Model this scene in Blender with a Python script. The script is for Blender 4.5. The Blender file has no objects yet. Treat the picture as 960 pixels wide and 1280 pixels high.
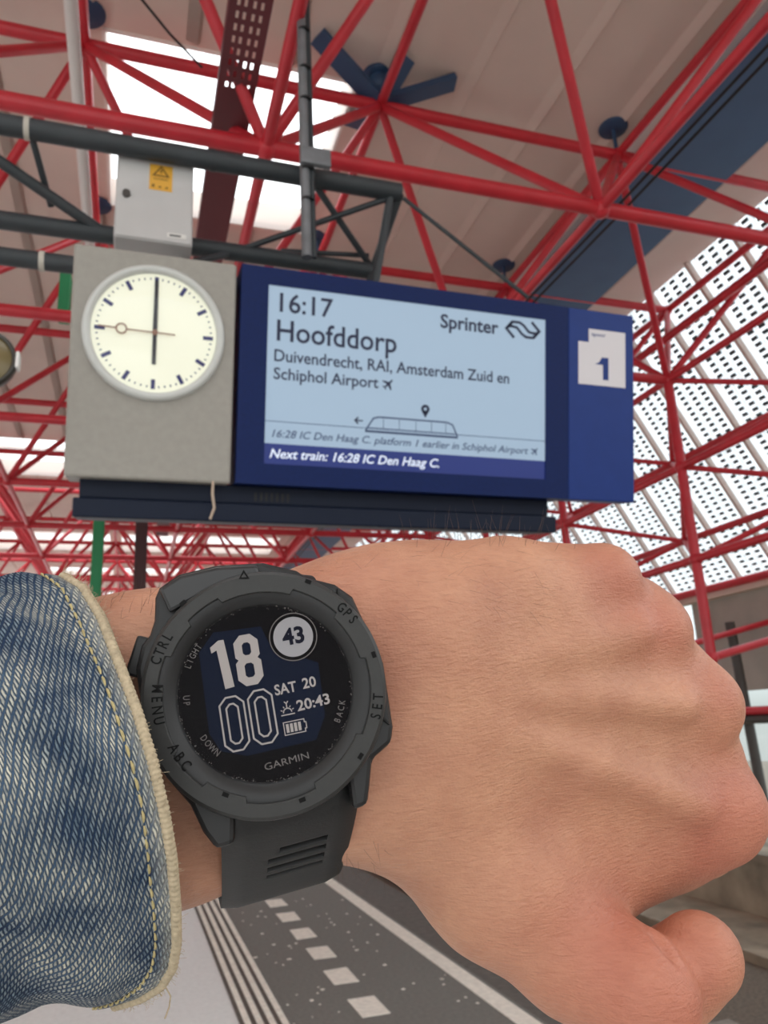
import bpy, bmesh, math, random
import numpy as np
from mathutils import Vector, Matrix
PI = math.pi
rnd = random.Random(7)
SC = bpy.context.scene
COL = SC.collection

# ------------------------------------------------------------------ camera, sky, exposure
F = 965.0                                    # focal length in pixels of the 960x1280 frame
def _n(a): return a / np.linalg.norm(a)
_y = _n(np.array([160 - 480, 922 - 640, F]))                 # platform direction seen from the camera
_x = np.array([3576 - 480, 755 - 640, F]); _x = _n(_x - _y * np.dot(_x, _y))
_u = np.cross(_y, _x); _u = -_u if _u[1] > 0 else _u
M = np.array([_x, _y, _u])                   # camera (right, down, forward) -> world (X across, Y along platform, Z up)
CAM = np.array([0.0, 0.0, 1.6])
cam = bpy.data.cameras.new('camera'); cam_o = bpy.data.objects.new('camera', cam); COL.objects.link(cam_o)
R3 = Matrix([[M[r][0], -M[r][1], -M[r][2]] for r in range(3)])
cam_o.matrix_world = Matrix.Translation(Vector(CAM)) @ R3.to_4x4()
cam.sensor_fit = 'VERTICAL'; cam.sensor_height = 36.0; cam.lens = F / 1280 * 36.0
cam.clip_start = 0.01; cam.clip_end = 500
cam.dof.use_dof = True; cam.dof.focus_distance = 0.158; cam.dof.aperture_fstop = 46
SC.camera = cam_o
w = bpy.data.worlds.new('sky'); SC.world = w; w.use_nodes = True
bg = w.node_tree.nodes['Background']; bg.inputs[1].default_value = 2.5
_tc = w.node_tree.nodes.new('ShaderNodeTexCoord'); _sp = w.node_tree.nodes.new('ShaderNodeSeparateXYZ'); _rp = w.node_tree.nodes.new('ShaderNodeValToRGB')
_rp.color_ramp.elements[0].position = 0.0; _rp.color_ramp.elements[0].color = (.20, .20, .19, 1)
_rp.color_ramp.elements[1].position = 0.75; _rp.color_ramp.elements[1].color = (.96, .98, 1.0, 1)
_e = _rp.color_ramp.elements.new(0.08); _e.color = (.36, .37, .37, 1)
w.node_tree.links.new(_tc.outputs['Generated'], _sp.inputs[0]); w.node_tree.links.new(_sp.outputs[2], _rp.inputs[0]); w.node_tree.links.new(_rp.outputs[0], bg.inputs[0])
SC.view_settings.view_transform = 'Standard'; SC.view_settings.look = 'None'
SC.view_settings.exposure = 0.6; SC.view_settings.gamma = 1.0; SC.view_settings.use_curve_mapping = False
SC.cycles.use_denoising = True
SC.cycles.max_bounces = 8; SC.cycles.transparent_max_bounces = 12

# ------------------------------------------------------------------ helpers
def ray(px, py): return M @ np.array([(px - 480) / F, (py - 640) / F, 1.0])
def onY(px, py, y): r = ray(px, py); return CAM + r * y / r[1]
def onZ(px, py, z): r = ray(px, py); return CAM + r * (z - CAM[2]) / r[2]
def P(px, py, d): return CAM + ray(px, py) * d
def proj(p):
    c = M.T @ (np.asarray(p, float) - CAM); return 480 + F * c[0] / c[2], 640 + F * c[1] / c[2], c[2]

def link(o, parent=None):
    COL.objects.link(o)
    if parent is not None: o.parent = parent
    return o
def tag(o, label=None, cat=None, group=None, kind=None):
    if label: o['label'] = label
    if cat: o['category'] = cat
    if group: o['group'] = group
    if kind: o['kind'] = kind
    return o
def empty(name, loc=(0, 0, 0), rot=None):
    o = bpy.data.objects.new(name, None); o.empty_display_size = 0.05
    m = Matrix.Translation(Vector(loc))
    if rot is not None: m = m @ rot.to_4x4()
    o.matrix_world = m
    return link(o)

class MB:
    """collects shapes, builds ONE mesh object"""
    def __init__(s): s.v = []; s.f = []; s.mi = []; s.sm = []
    def add(s, verts, faces, mi=0, smooth=False):
        b = len(s.v); s.v += [tuple(map(float, v)) for v in verts]
        for f in faces: s.f.append(tuple(b + i for i in f)); s.mi.append(mi); s.sm.append(smooth)
        return s
    def box(s, x0, x1, y0, y1, z0, z1, mi=0):
        v = [(x, y, z) for z in (z0, z1) for y in (y0, y1) for x in (x0, x1)]
        return s.add(v, [(0, 2, 3, 1), (4, 5, 7, 6), (0, 1, 5, 4), (2, 6, 7, 3), (0, 4, 6, 2), (1, 3, 7, 5)], mi)
    def obox(s, c, ax, ay, az, hx, hy, hz, mi=0):
        c, ax, ay, az = map(np.asarray, (c, ax, ay, az))
        v = [c + ax * hx * i + ay * hy * j + az * hz * k for k in (-1, 1) for j in (-1, 1) for i in (-1, 1)]
        return s.add(v, [(0, 2, 3, 1), (4, 5, 7, 6), (0, 1, 5, 4), (2, 6, 7, 3), (0, 4, 6, 2), (1, 3, 7, 5)], mi)
    def tube(s, pts, r, n=12, mi=0, cap=True, closed=False):
        pts = [np.asarray(p, float) for p in pts]; m = len(pts)
        rs = r if hasattr(r, '__len__') else [r] * m
        tang = []
        for i in range(m):
            a = pts[(i - 1) % m] if (closed or i > 0) else pts[i]
            b = pts[(i + 1) % m] if (closed or i < m - 1) else pts[i]
            tang.append(_n(b - a + 1e-15))
        t0 = tang[0]; ref = np.array([0, 0, 1.0]) if abs(t0[2]) < 0.9 else np.array([1.0, 0, 0])
        nx = _n(np.cross(t0, ref)); verts = []
        for i in range(m):
            t = tang[i]; nx = _n(nx - t * np.dot(nx, t)); ny = np.cross(t, nx)
            for k in range(n):
                a = 2 * PI * k / n; verts.append(pts[i] + (nx * math.cos(a) + ny * math.sin(a)) * rs[i])
        faces = []
        for i in range(m if closed else m - 1):
            j = (i + 1) % m
            for k in range(n):
                l = (k + 1) % n; faces.append((i * n + k, i * n + l, j * n + l, j * n + k))
        s.add(verts, faces, mi, True)
        if cap and not closed:
            s.add(verts[:n], [tuple(range(n - 1, -1, -1))], mi); s.add(verts[-n:], [tuple(range(n))], mi)
        return s
    def sphere(s, c, r, n=12, mi=0):
        c = np.asarray(c, float); h = n // 2; v = []; f = []
        for i in range(h + 1):
            t = PI * i / h
            for k in range(n):
                a = 2 * PI * k / n
                v.append(c + r * np.array([math.sin(t) * math.cos(a), math.sin(t) * math.sin(a), math.cos(t)]))
        for i in range(h):
            for k in range(n):
                l = (k + 1) % n; f.append((i * n + k, (i + 1) * n + k, (i + 1) * n + l, i * n + l))
        return s.add(v, f, mi, True)
    def prism(s, poly, z0, z1, mi=0):
        """polygon in local xy, extruded z0..z1"""
        n = len(poly)
        v = [(x, y, z0) for x, y in poly] + [(x, y, z1) for x, y in poly]
        area = sum(poly[i][0] * poly[(i + 1) % n][1] - poly[(i + 1) % n][0] * poly[i][1] for i in range(n))
        top = tuple(range(n, 2 * n)); bot = tuple(range(n - 1, -1, -1))
        side = [(i, (i + 1) % n, n + (i + 1) % n, n + i) for i in range(n)]
        if area < 0: top = top[::-1]; bot = bot[::-1]; side = [t[::-1] for t in side]
        return s.add(v, [top, bot] + side, mi)
    def stroke(s, pts, wd, z0=0, z1=None, closed=False, mi=0):
        """flat ribbon along a 2-D polyline with mitred corners"""
        pts = [np.asarray(p, float) for p in pts]; m = len(pts); L = []; Rr = []
        for i in range(m):
            d = []
            if closed or i > 0: d.append(_n(pts[i] - pts[(i - 1) % m]))
            if closed or i < m - 1: d.append(_n(pts[(i + 1) % m] - pts[i]))
            ns = [np.array([-q[1], q[0]]) for q in d]
            nn = _n(sum(ns)); k = wd / 2 / max(0.35, np.dot(nn, ns[0]))
            L.append(pts[i] + nn * k); Rr.append(pts[i] - nn * k)
        for i in range(m if closed else m - 1):
            j = (i + 1) % m; q = [L[i], Rr[i], Rr[j], L[j]]
            if z1 is None: s.add([(x, y, z0) for x, y in q], [(0, 1, 2, 3)], mi)
            else: s.prism([tuple(a) for a in q], z0, z1, mi)
        return s
    def disc(s, c, r, z, n=48, mi=0, r0=0):
        if r0 <= 0: return s.add([(c[0] + r * math.cos(2 * PI * k / n), c[1] + r * math.sin(2 * PI * k / n), z) for k in range(n)], [tuple(range(n))], mi)
        v = [(c[0] + q * math.cos(2 * PI * k / n), c[1] + q * math.sin(2 * PI * k / n), z) for q in (r0, r) for k in range(n)]
        return s.add(v, [(k, n + k, n + (k + 1) % n, (k + 1) % n) for k in range(n)], mi)
    def lathe(s, prof, n=64, mi=0, c=(0, 0), smooth=True):
        """profile of (r, z) spun round local z"""
        v = []; m = len(prof)
        for k in range(n):
            a = 2 * PI * k / n
            for r, z in prof: v.append((c[0] + r * math.cos(a), c[1] + r * math.sin(a), z))
        f = [(k * m + i, ((k + 1) % n) * m + i, ((k + 1) % n) * m + i + 1, k * m + i + 1) for k in range(n) for i in range(m - 1)]
        return s.add(v, f, mi, smooth)
    def xf(s, fn):
        s.v = [tuple(fn(p)) for p in s.v]; return s
    def build(s, name, mats, parent=None, bevel=0, autosmooth=None):
        me = bpy.data.meshes.new(name); me.from_pydata(s.v, [], s.f)
        for m in (mats if isinstance(mats, (list, tuple)) else [mats]): me.materials.append(m)
        me.polygons.foreach_set('material_index', s.mi); me.polygons.foreach_set('use_smooth', s.sm); me.update()
        o = bpy.data.objects.new(name, me)
        if bevel:
            b = o.modifiers.new('bevel', 'BEVEL'); b.width = bevel; b.segments = 2; b.limit_method = 'ANGLE'; b.angle_limit = 0.6
        return link(o, parent)

_fonts = {}
def text_mb(mb, s, height, origin=(0, 0), rot=0.0, z=0.0, width=None, bold=0.0, shear=0.0, align='LEFT', mi=0, sx=1.0, cap=0.73, ex=0.0):
    """adds a line of text as flat faces: height = capital height, origin = baseline start"""
    c = bpy.data.curves.new('t', 'FONT'); c.body = s; c.size = height / cap; c.shear = shear; c.align_x = 'LEFT'; c.extrude = ex
    c.offset = bold * height; c.resolution_u = 3
    o = bpy.data.objects.new('t', c); COL.objects.link(o)
    dg = bpy.context.evaluated_depsgraph_get(); dg.update()
    me = bpy.data.meshes.new_from_object(o.evaluated_get(dg))
    vs = np.array([v.co[:] for v in me.vertices]) if len(me.vertices) else np.zeros((0, 3))
    fs = [tuple(p.vertices) for p in me.polygons]
    bpy.data.objects.remove(o); bpy.data.curves.remove(c); bpy.data.meshes.remove(me)
    if len(vs) == 0: return mb
    x0, x1 = vs[:, 0].min(), vs[:, 0].max(); k = sx
    if width: k = width / (x1 - x0)
    X = (vs[:, 0] - x0) * k
    if align == 'CENTER': X = X - (x1 - x0) * k / 2
    if align == 'RIGHT': X = X - (x1 - x0) * k
    Y = vs[:, 1]; ca, sa = math.cos(rot), math.sin(rot)
    mb.add([(origin[0] + a * ca - b * sa, origin[1] + a * sa + b * ca, z + q) for a, b, q in zip(X, Y, vs[:, 2])], fs, mi)
    return mb

# ------------------------------------------------------------------ materials
def s2l(c): return tuple(((v / 255) / 12.92 if v <= 10 else (((v / 255) + 0.055) / 1.055) ** 2.4) for v in c)
def mat(name, rgb, rough=0.6, metal=0.0, noise=0.0, nscale=20.0, bump=0.0, spec=0.5, coat=0.0, emit=None, es=0.0, trans=0.0):
    m = bpy.data.materials.new(name); m.use_nodes = True; nt = m.node_tree; b = nt.nodes['Principled BSDF']
    col = (*s2l(rgb), 1); b.inputs['Base Color'].default_value = col
    b.inputs['Roughness'].default_value = rough; b.inputs['Metallic'].default_value = metal
    b.inputs['Specular IOR Level'].default_value = spec; b.inputs['Coat Weight'].default_value = coat
    if emit: b.inputs['Emission Color'].default_value = (*s2l(emit), 1); b.inputs['Emission Strength'].default_value = es
    if noise or bump:
        tc = nt.nodes.new('ShaderNodeTexCoord'); nz = nt.nodes.new('ShaderNodeTexNoise')
        nz.inputs['Scale'].default_value = nscale; nz.inputs['Detail'].default_value = 6
        nt.links.new(tc.outputs['Object'], nz.inputs['Vector'])
        if noise:
            rp = nt.nodes.new('ShaderNodeValToRGB')
            rp.color_ramp.elements[0].position = 0.3; rp.color_ramp.elements[1].position = 0.7
            rp.color_ramp.elements[0].color = tuple(v * (1 - noise) for v in col[:3]) + (1,)
            rp.color_ramp.elements[1].color = tuple(min(1, v * (1 + noise)) for v in col[:3]) + (1,)
            nt.links.new(nz.outputs['Fac'], rp.inputs['Fac']); nt.links.new(rp.outputs['Color'], b.inputs['Base Color'])
        if bump:
            bp = nt.nodes.new('ShaderNodeBump'); bp.inputs['Strength'].default_value = bump; bp.inputs['Distance'].default_value = 0.002
            nt.links.new(nz.outputs['Fac'], bp.inputs['Height']); nt.links.new(bp.outputs['Normal'], b.inputs['Normal'])
    if trans:
        t = nt.nodes.new('ShaderNodeBsdfTranslucent'); t.inputs[0].default_value = col
        mx = nt.nodes.new('ShaderNodeMixShader'); mx.inputs[0].default_value = trans
        out = nt.nodes['Material Output']
        nt.links.new(b.outputs[0], mx.inputs[1]); nt.links.new(t.outputs[0], mx.inputs[2]); nt.links.new(mx.outputs[0], out.inputs[0])
    return m
def glass_mat(name, tint=(1, 1, 1), refl=0.06, rough=0.02):
    m = bpy.data.materials.new(name); m.use_nodes = True; nt = m.node_tree; nt.nodes.clear()
    out = nt.nodes.new('ShaderNodeOutputMaterial'); mx = nt.nodes.new('ShaderNodeMixShader')
    t = nt.nodes.new('ShaderNodeBsdfTransparent'); t.inputs[0].default_value = (*tint, 1)
    g = nt.nodes.new('ShaderNodeBsdfGlossy'); g.inputs['Roughness'].default_value = rough
    mx.inputs[0].default_value = refl
    nt.links.new(t.outputs[0], mx.inputs[1]); nt.links.new(g.outputs[0], mx.inputs[2]); nt.links.new(mx.outputs[0], out.inputs[0])
    return m
RED = mat('red paint', (200, 46, 58), 0.36, noise=0.12, nscale=4)
CEIL = mat('beige ceiling sheet', (228, 212, 200), 0.7, noise=0.05, nscale=1.2)
WHITE = mat('white paint', (232, 230, 226), 0.5)
BLUEB = mat('slate blue beam paint', (58, 92, 128), 0.5, noise=0.06, nscale=3)
DKBLUE = mat('dark blue disc paint', (50, 78, 112), 0.5)
TRAY = mat('maroon tray', (104, 52, 58), 0.55)
TRUSS = mat('dark grey steel', (50, 56, 60), 0.5, noise=0.12, nscale=9)
POLE = mat('galvanised pole', (122, 126, 130), 0.45, 0.3, noise=0.15, nscale=12)
BLACK = mat('black rubber cable', (26, 27, 30), 0.6)
BOXG = mat('light grey enclosure', (200, 199, 198), 0.5, noise=0.04, nscale=5)
CLKG = mat('warm grey clock cabinet', (158, 154, 146), 0.5, noise=0.05, nscale=30)
NAVY = mat('navy housing', (13, 34, 86), 0.5, noise=0.08, nscale=60, spec=.2)
NAVYS = mat('navy sign enamel', (24, 54, 126), 0.45, noise=0.04, nscale=10, spec=.3)
DKBASE = mat('dark blue-grey underside', (18, 28, 48), 0.5, spec=.25)
GREEN = mat('green column paint', (38, 142, 90), 0.5)

# ------------------------------------------------------------------ floor and tracks
PF = 0.0
ASPH = mat('dark asphalt', (112, 110, 104), 0.85, noise=0.14, nscale=40, bump=0.4)
CONC = mat('light concrete slab', (222, 224, 222), 0.8, noise=0.06, nscale=30)
EDGE = mat('dark edge paving', (92, 86, 80), 0.85, noise=0.2, nscale=18, bump=0.4)
LINE = mat('worn white road paint', (230, 224, 212), 0.8, noise=0.12, nscale=25)
BALL = mat('brown track ballast', (104, 92, 80), 0.95, noise=0.35, nscale=30, bump=1.0)
RAILM = mat('worn steel rail', (150, 146, 142), 0.25, 0.9)
SLEEP = mat('concrete sleeper', (140, 132, 122), 0.9, noise=0.2, nscale=20)
KERB = mat('stained concrete', (140, 126, 108), 0.85, noise=0.4, nscale=2.2, bump=0.3)
fl = MB(); fl.box(-16, 0.665, -40, 60, -0.4, 0, 0); fl.box(0.665, 2.22, -40, 60, -0.4, 0, 1); fl.box(2.22, 2.62, -40, 60, -0.4, 0.0, 2)
fl.box(2.45, 2.62, -4, 60, -0.95, -0.4, 2)
fl = fl.build('floor', [CONC, ASPH, EDGE]); tag(fl, 'platform floor of pale slabs and dark asphalt', 'floor', kind='structure')
tb = MB(); tb.box(2.3, 30, -40, 60, -1.35, -1.0); tag(tb.build('ground', BALL), 'brown ballast track bed below platform', 'ground', kind='structure')
# tactile ribs: rows of bars
root = empty('tactile_paving', (0.79, 6, 0)); tag(root, 'ribbed white tactile guide strip between slabs and asphalt', 'paving')
m = MB(); m.box(0.665, 0.925, -4, 40, 0.0, 0.004); m.build('strip_base', EDGE, root).matrix_parent_inverse = Matrix.Translation((-0.79, -6, 0))
m = MB()
for k in range(4):
    x = 0.69 + k * 0.066
    y = 3.0
    while y < 24: m.box(x, x + 0.036, y, y + 0.285, 0.004, 0.012); y += 0.3
o = m.build('rib', LINE, root, bevel=0.003); o['kind'] = 'stuff'; o.matrix_parent_inverse = Matrix.Translation((-0.79, -6, 0))
m = MB(); m.box(2.07, 2.19, -4, 50, 0.0, 0.005); tag(m.build('edge_line', LINE), 'long continuous white line painted near platform edge', 'floor marking')
def wonky(mb, x, y, hx, hy):
    pts = []
    for a, b in ((-1, -1), (1, -1), (1, 1), (-1, 1)): pts.append((x + a * hx + rnd.uniform(-.006, .006), y + b * hy + rnd.uniform(-.01, .01)))
    mb.prism(pts, 0.0, 0.004)
ordn = ['first', 'second', 'third', 'fourth', 'fifth', 'sixth', 'seventh', 'eighth', 'ninth', 'tenth']
ys = [onZ(px, py, 0)[1] for px, py in ((460, 1258), (427, 1220), (401, 1191), (379, 1167), (361, 1146), (345, 1129))]
for i, y in enumerate(ys):
    m = MB(); wonky(m, 1.415, y, 0.082, 0.16)
    tag(m.build('dash_mark', LINE), 'white painted square dash on asphalt, %s of the row counting from the viewer' % ordn[i], 'floor marking', 'white dashes along the platform')
m = MB()
for i in range(110):
    x, y = rnd.uniform(0.95, 2.05), rnd.uniform(4, 10); r = rnd.uniform(0.005, 0.016)
    if abs(x - 1.415) < .11: continue
    m.prism([(x + r * math.cos(a) * rnd.uniform(.7, 1.2), y + 1.2 * r * math.sin(a) * rnd.uniform(.7, 1.2)) for a in [k * PI / 4 for k in range(8)]], 0.0, 0.002)
tag(m.build('gum_spots', LINE), 'scattered pale gum spots trodden into the asphalt', 'gum', kind='stuff')
for i, (x, lb) in enumerate(((3.0, 'shiny steel rail nearest the platform edge'), (4.44, 'shiny steel rail on the far side of the track, away from the platform'))):
    m = MB(); m.box(x - .07, x + .07, -2, 50, -.965, -.95); m.box(x - .012, x + .012, -2, 50, -.95, -.85); m.box(x - .036, x + .036, -2, 50, -.85, -.81)
    tag(m.build('rail', RAILM, bevel=0.006), lb, 'rail', 'rails of the tracks')
for k in range(12):
    y = 3.2 + k * .75; m = MB(); m.box(2.68, 5.0, y - .13, y + .13, -1.0, -.965)
    tag(m.build('sleeper', SLEEP, bevel=0.01), 'concrete sleeper lying under the two rails of the track', 'sleeper', 'sleepers of the track')

# ------------------------------------------------------------------ ceiling with skylights
ZB, S = 3.7 + 1.6, 2.5456
ZT = ZB + 0.707 * S
ZC = ZT + 0.35
BX, BY = 0.195 * 3.7, 1.149 * 3.7
def bn(i, j): return np.array([BX + i * S, BY + j * S, ZB])
def tn(i, j): return np.array([BX + (i + .5) * S, BY + (j + .5) * S, ZT])
sky = {(0, -3), (-1, -3), (0, 0), (-1, 4), (0, 4), (-2, 4), (-1, 7), (0, 7), (1, 7), (-2, 7), (-1, 9), (0, 9), (1, 9), (-1, 11), (0, 11), (1, 11), (-2, 11), (-3, 9), (-4, 7), (-5, 4), (-3, 4)}  # the two overhead cells are unseen, added to light the hand from above
XE = 7.02; Y0, Y1 = -9.5, BY + 14 * S  # ceiling runs on unseen behind the camera, its reach set to shade the hand
def cell(i, j): return BX + (i - .5) * S + .11, BX + (i + .5) * S - .16, BY + (j + .5) * S + .12, BY + (j + 1.5) * S - .02
def cellrects():
    xs = [-18.0] + [BX + (i - .5) * S for i in range(-6, 3)] + [XE]
    for a, b in zip(xs[:-1], xs[1:]):
        i = round((a - BX) / S + .5) if a > -17 else None
        for j in range(-6, 14):
            ya, yb = max(Y0, BY + (j + .5) * S), BY + (j + 1.5) * S
            if yb <= Y0: continue
            yield a, b, ya, yb, (i, j)
cm = MB()
for a, b, ya, yb, k in cellrects():
    if k in sky:
        c, d, e, f = cell(*k)
        cm.box(a, c, ya, yb, ZC, ZC + .05); cm.box(d, b, ya, yb, ZC, ZC + .05); cm.box(c, d, ya, e, ZC, ZC + .05); cm.box(c, d, f, yb, ZC, ZC + .05)
    else: cm.box(a, b, ya, yb, ZC, ZC + .05)
x = -17.5                                    # folded seams of the sheeting
while x < XE:
    inside = [k for k in sky if cell(*k)[0] - .06 < x < cell(*k)[1] + .06]
    segs = [(Y0, Y1)]
    for k in inside:
        c, d, e, f = cell(*k); new = []
        for p, q in segs:
            if e - .05 > p: new.append((p, min(q, e - .05)))
            if f + .05 < q: new.append((max(p, f + .05), q))
            if not (p < f and q > e): new.append((p, q))
        segs = [t for t in new if t[1] > t[0]]
    for p, q in segs:
        cm.add([(x - .10, p, ZC), (x, p, ZC - .035), (x + .03, p, ZC), (x - .10, q, ZC), (x, q, ZC - .035), (x + .03, q, ZC)], [(0, 1, 4, 3), (1, 2, 5, 4)])
    x += 0.85
co = cm.build('ceiling', CEIL); tag(co, 'beige sheet roof ceiling with skylight openings', 'ceiling', kind='structure')
PANE = glass_mat('skylight glazing', (0.97, 0.99, 1.0), 0.04)
UPST = mat('pale skylight upstand', (236, 228, 222), 0.6, trans=0.35)
for n, k in enumerate(sorted(sky), 1):
    c, d, e, f = cell(*k); m = MB(); h = .34
    m.box(c, c + .03, e, f, ZC - .02, ZC + h); m.box(d - .03, d, e, f, ZC - .02, ZC + h)
    m.box(c + .03, d - .03, e, e + .03, ZC - .02, ZC + h); m.box(c + .03, d - .03, f - .03, f, ZC - .02, ZC + h)
    m.box(c, d, (e + f) / 2 + .28, (e + f) / 2 + .31, ZC + h - .05, ZC + h)
    m.add([(c, e, ZC + h), (d, e, ZC + h), (d, f, ZC + h), (c, f, ZC + h)], [(0, 1, 2, 3)], 1)
    tag(m.build('window_%d' % n, [UPST, PANE]), 'bright skylight opening in the ceiling', 'skylight', 'skylights of the station roof', 'structure')

# ------------------------------------------------------------------ outer wall: sloping lattice glazing, spandrel, windows
GLZW = mat('white translucent glazing bars', (240, 247, 250), 0.5, trans=0.9)
DARKP = mat('dark slot glass', (52, 62, 66), 0.35)
MULL = mat('pale pink mullion', (214, 196, 186), 0.55, trans=0.25)
E0 = np.array([XE, 0, ZC + .03]); DS = np.array([.5, 0, -math.sqrt(.75)]); NI = np.array([-math.sqrt(.75), 0, -.5]); LEN = 4.62
wm = MB()
bay, nrow = .80, 50
cols = []; yy = 1.0; ends = 28.0
while yy < ends:
    for wdt, kind in ((.075, 'm'), (.115, 'w'), (.14, 's'), (.055, 'w'), (.14, 's'), (.055, 'w'), (.14, 's'), (.08, 'w')):
        cols.append((yy, yy + wdt, kind)); yy += wdt
rowh = LEN / nrow
for ya, yb, kind in cols:
    def q(l0, l1, mi, off=0.0):
        A = E0 + DS * l0 + NI * off; B = E0 + DS * l1 + NI * off
        wm.add([(A[0], ya, A[2]), (A[0], yb, A[2]), (B[0], yb, B[2]), (B[0], ya, B[2])], [(0, 1, 2, 3)], mi)
    if kind == 's':
        for r in range(nrow):
            q(r * rowh, (r + .42) * rowh, 0); q((r + .42) * rowh, (r + 1) * rowh, 1, -.012)
    elif kind == 'w':
        c = E0 + DS * LEN / 2 + NI * .012; c[1] = (ya + yb) / 2
        wm.obox(c, DS, [0, 1, 0], NI, LEN / 2, (yb - ya) / 2, .012, 0)
    else:
        c = E0 + DS * LEN / 2 + NI * .05; c[1] = (ya + yb) / 2
        wm.obox(c, DS, [0, 1, 0], NI, LEN / 2, (yb - ya) / 2 - .012, .05, 2)
wo = wm.build('wall_right', [GLZW, DARKP, MULL]); tag(wo, 'sloping white lattice glazing wall with dark slots', 'wall', kind='structure')
WX = E0[0] + DS[0] * LEN; WZ = E0[2] + DS[2] * LEN
GREYC = mat('grey spandrel panel', (172, 168, 158), 0.7, noise=0.1, nscale=2)
lw = MB()
lw.box(WX, WX + .2, -2, 11.2, WZ - 1.62, WZ - .08, 0)
lw.box(7.55, WX + .3, -2, 40, -1.0, -.26, 1); lw.box(7.48, WX + .3, -2, 40, -.26, -.16, 1)
lw.box(6.35, 7.55, -2, 40, -1.0, -.90, 1)
tag(lw.build('trim_1', [GREYC, KERB]), 'grey concrete spandrel and plinth of the outer wall', 'wall', kind='structure')
WG = glass_mat('window glass', (0.80, 0.9, 0.92), 0.10, 0.05)
m = MB(); m.add([(WX + .1, -2, -.16), (WX + .1, 40, -.16), (WX + .1, 40, WZ), (WX + .1, -2, WZ)], [(0, 1, 2, 3)]); tag(m.build('window_40', WG), 'pale blue window glass below the lattice wall', 'window', kind='structure')
CURB = mat('pale eave strip', (216, 198, 182), 0.6)
m = MB(); m.box(WX - .16, WX + .02, 1, 28, WZ - .1, WZ + .02); tag(m.build('trim_2', CURB), 'pale sill strip along the lattice wall foot', 'sill', kind='structure')
# dark posts and rails in front of the lower wall
DPOST = mat('dark steel post', (70, 66, 62), 0.5)
def thing_tube(name, pts, r, mt, label, cat, group=None, n=12):
    m = MB(); m.tube(pts, r, n); return tag(m.build(name, mt), label, cat, group)
pa = np.array([8.9, 0, 0])
def onX(px, py, x): r = ray(px, py); return CAM + r * x / r[0]
thing_tube('wall_post', [onX(912, 778, 8.75), onX(956, 1010, 8.75)], .075, DPOST, 'dark leaning steel post before the grey spandrel panel', 'post')
a = onX(925, 888, 8.5); b = onX(965, 887, 8.5)
thing_tube('guard_rail', [a + np.array([0, 3, 0]), a + (b - a) * 2], .06, RED, 'red horizontal guard rail beside the hand knuckles', 'rail')
a = onX(925, 901, 8.5); b = onX(965, 899, 8.5)
thing_tube('guard_rail', [a + np.array([0, 3, 0]), a + (b - a) * 2], .06, DPOST, 'dark horizontal guard rail just below the red one', 'rail')

# ------------------------------------------------------------------ red space frame roof
tubes = []; nodes = []
I0, I1, J0, J1 = -6, 2, -1, 14
def addt(kind, a, b, r): tubes.append((kind, a, b, r))
for i in range(I0, I1 + 1):
    for j in range(J0, J1):
        nodes.append((bn(i, j), .078)); 
        if i < I1: addt('chord', bn(i, j), bn(i + 1, j), .057)
        if j < J1 - 1: addt('chord', bn(i, j), bn(i, j + 1), .040)
        for di in (-1, 0):
            for dj in (-1, 0):
                if i + di >= I0 and i + di <= I1: addt('diagonal', bn(i, j), tn(i + di, j + dj), .040)
for i in range(I0, I1 + 1):
    for j in range(J0 - 1, J1):
        if i == I1: 
            if j < J1 - 1: addt('chord', tn(i, j), tn(i, j + 1), .05)
            nodes.append((tn(i, j), .07)); continue
        nodes.append((tn(i, j), .075)); addt('chord', tn(i, j), tn(i + 1, j), .055)
        if j < J1 - 1: addt('chord', tn(i, j), tn(i, j + 1), .044)
def vis(a, b, r):
    tot = 0; prev = None; dm = 1e9
    for t in np.linspace(0, 1, 9):
        p = proj(a + (b - a) * t)
        if p[2] < .2: prev = None; continue
        inside = -20 < p[0] < 980 and -20 < p[1] < 760
        if prev is not None and inside: tot += math.hypot(p[0] - prev[0], p[1] - prev[1]) * F * r / p[2]
        prev = p
    return tot
def frame_thing(name, label, cat, loc, tubes, nodes, mt):
    root = empty(name, loc); tag(root, label, cat); off = np.array(loc)
    for kind in ('chord', 'diagonal'):
        ts = sorted([(vis(a, b, r), a, b, r) for k, a, b, r in tubes if k == kind], key=lambda q: -q[0])
        for s_, a, b, r in ts[:98]:
            if s_ <= 0: continue
            m = MB(); m.tube([a - off, b - off], r, 14); m.build(kind + '_tube', mt, root)
        rest = [q for q in ts[98:]] + [q for q in ts[:98] if q[0] <= 0]
        if rest:
            m = MB()
            for s_, a, b, r in rest: m.tube([a - off, b - off], r, 7, cap=False)
            tag(m.build('distant_%s_tubes' % kind, mt, root), kind='stuff')
    ns = sorted([(vis(c - [0, 0, r], c + [0, 0, r], r), c, r) for c, r in nodes], key=lambda q: -q[0])
    for s_, c, r in ns[:60]:
        if s_ <= 0: continue
        m = MB(); m.sphere(c - off, r, 14); m.build('node_joint', mt, root)
    m = MB()
    for s_, c, r in ns[60:] + [q for q in ns[:60] if q[0] <= 0]: m.sphere(c - off, r, 8)
    tag(m.build('distant_node_joints', mt, root), kind='stuff')
    return root
sf = frame_thing('space_frame', 'red tubular space frame carrying the station roof ceiling', 'space frame', (BX, BY, ZB), tubes, nodes, RED)
o0 = np.array([BX, BY, ZB])
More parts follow.
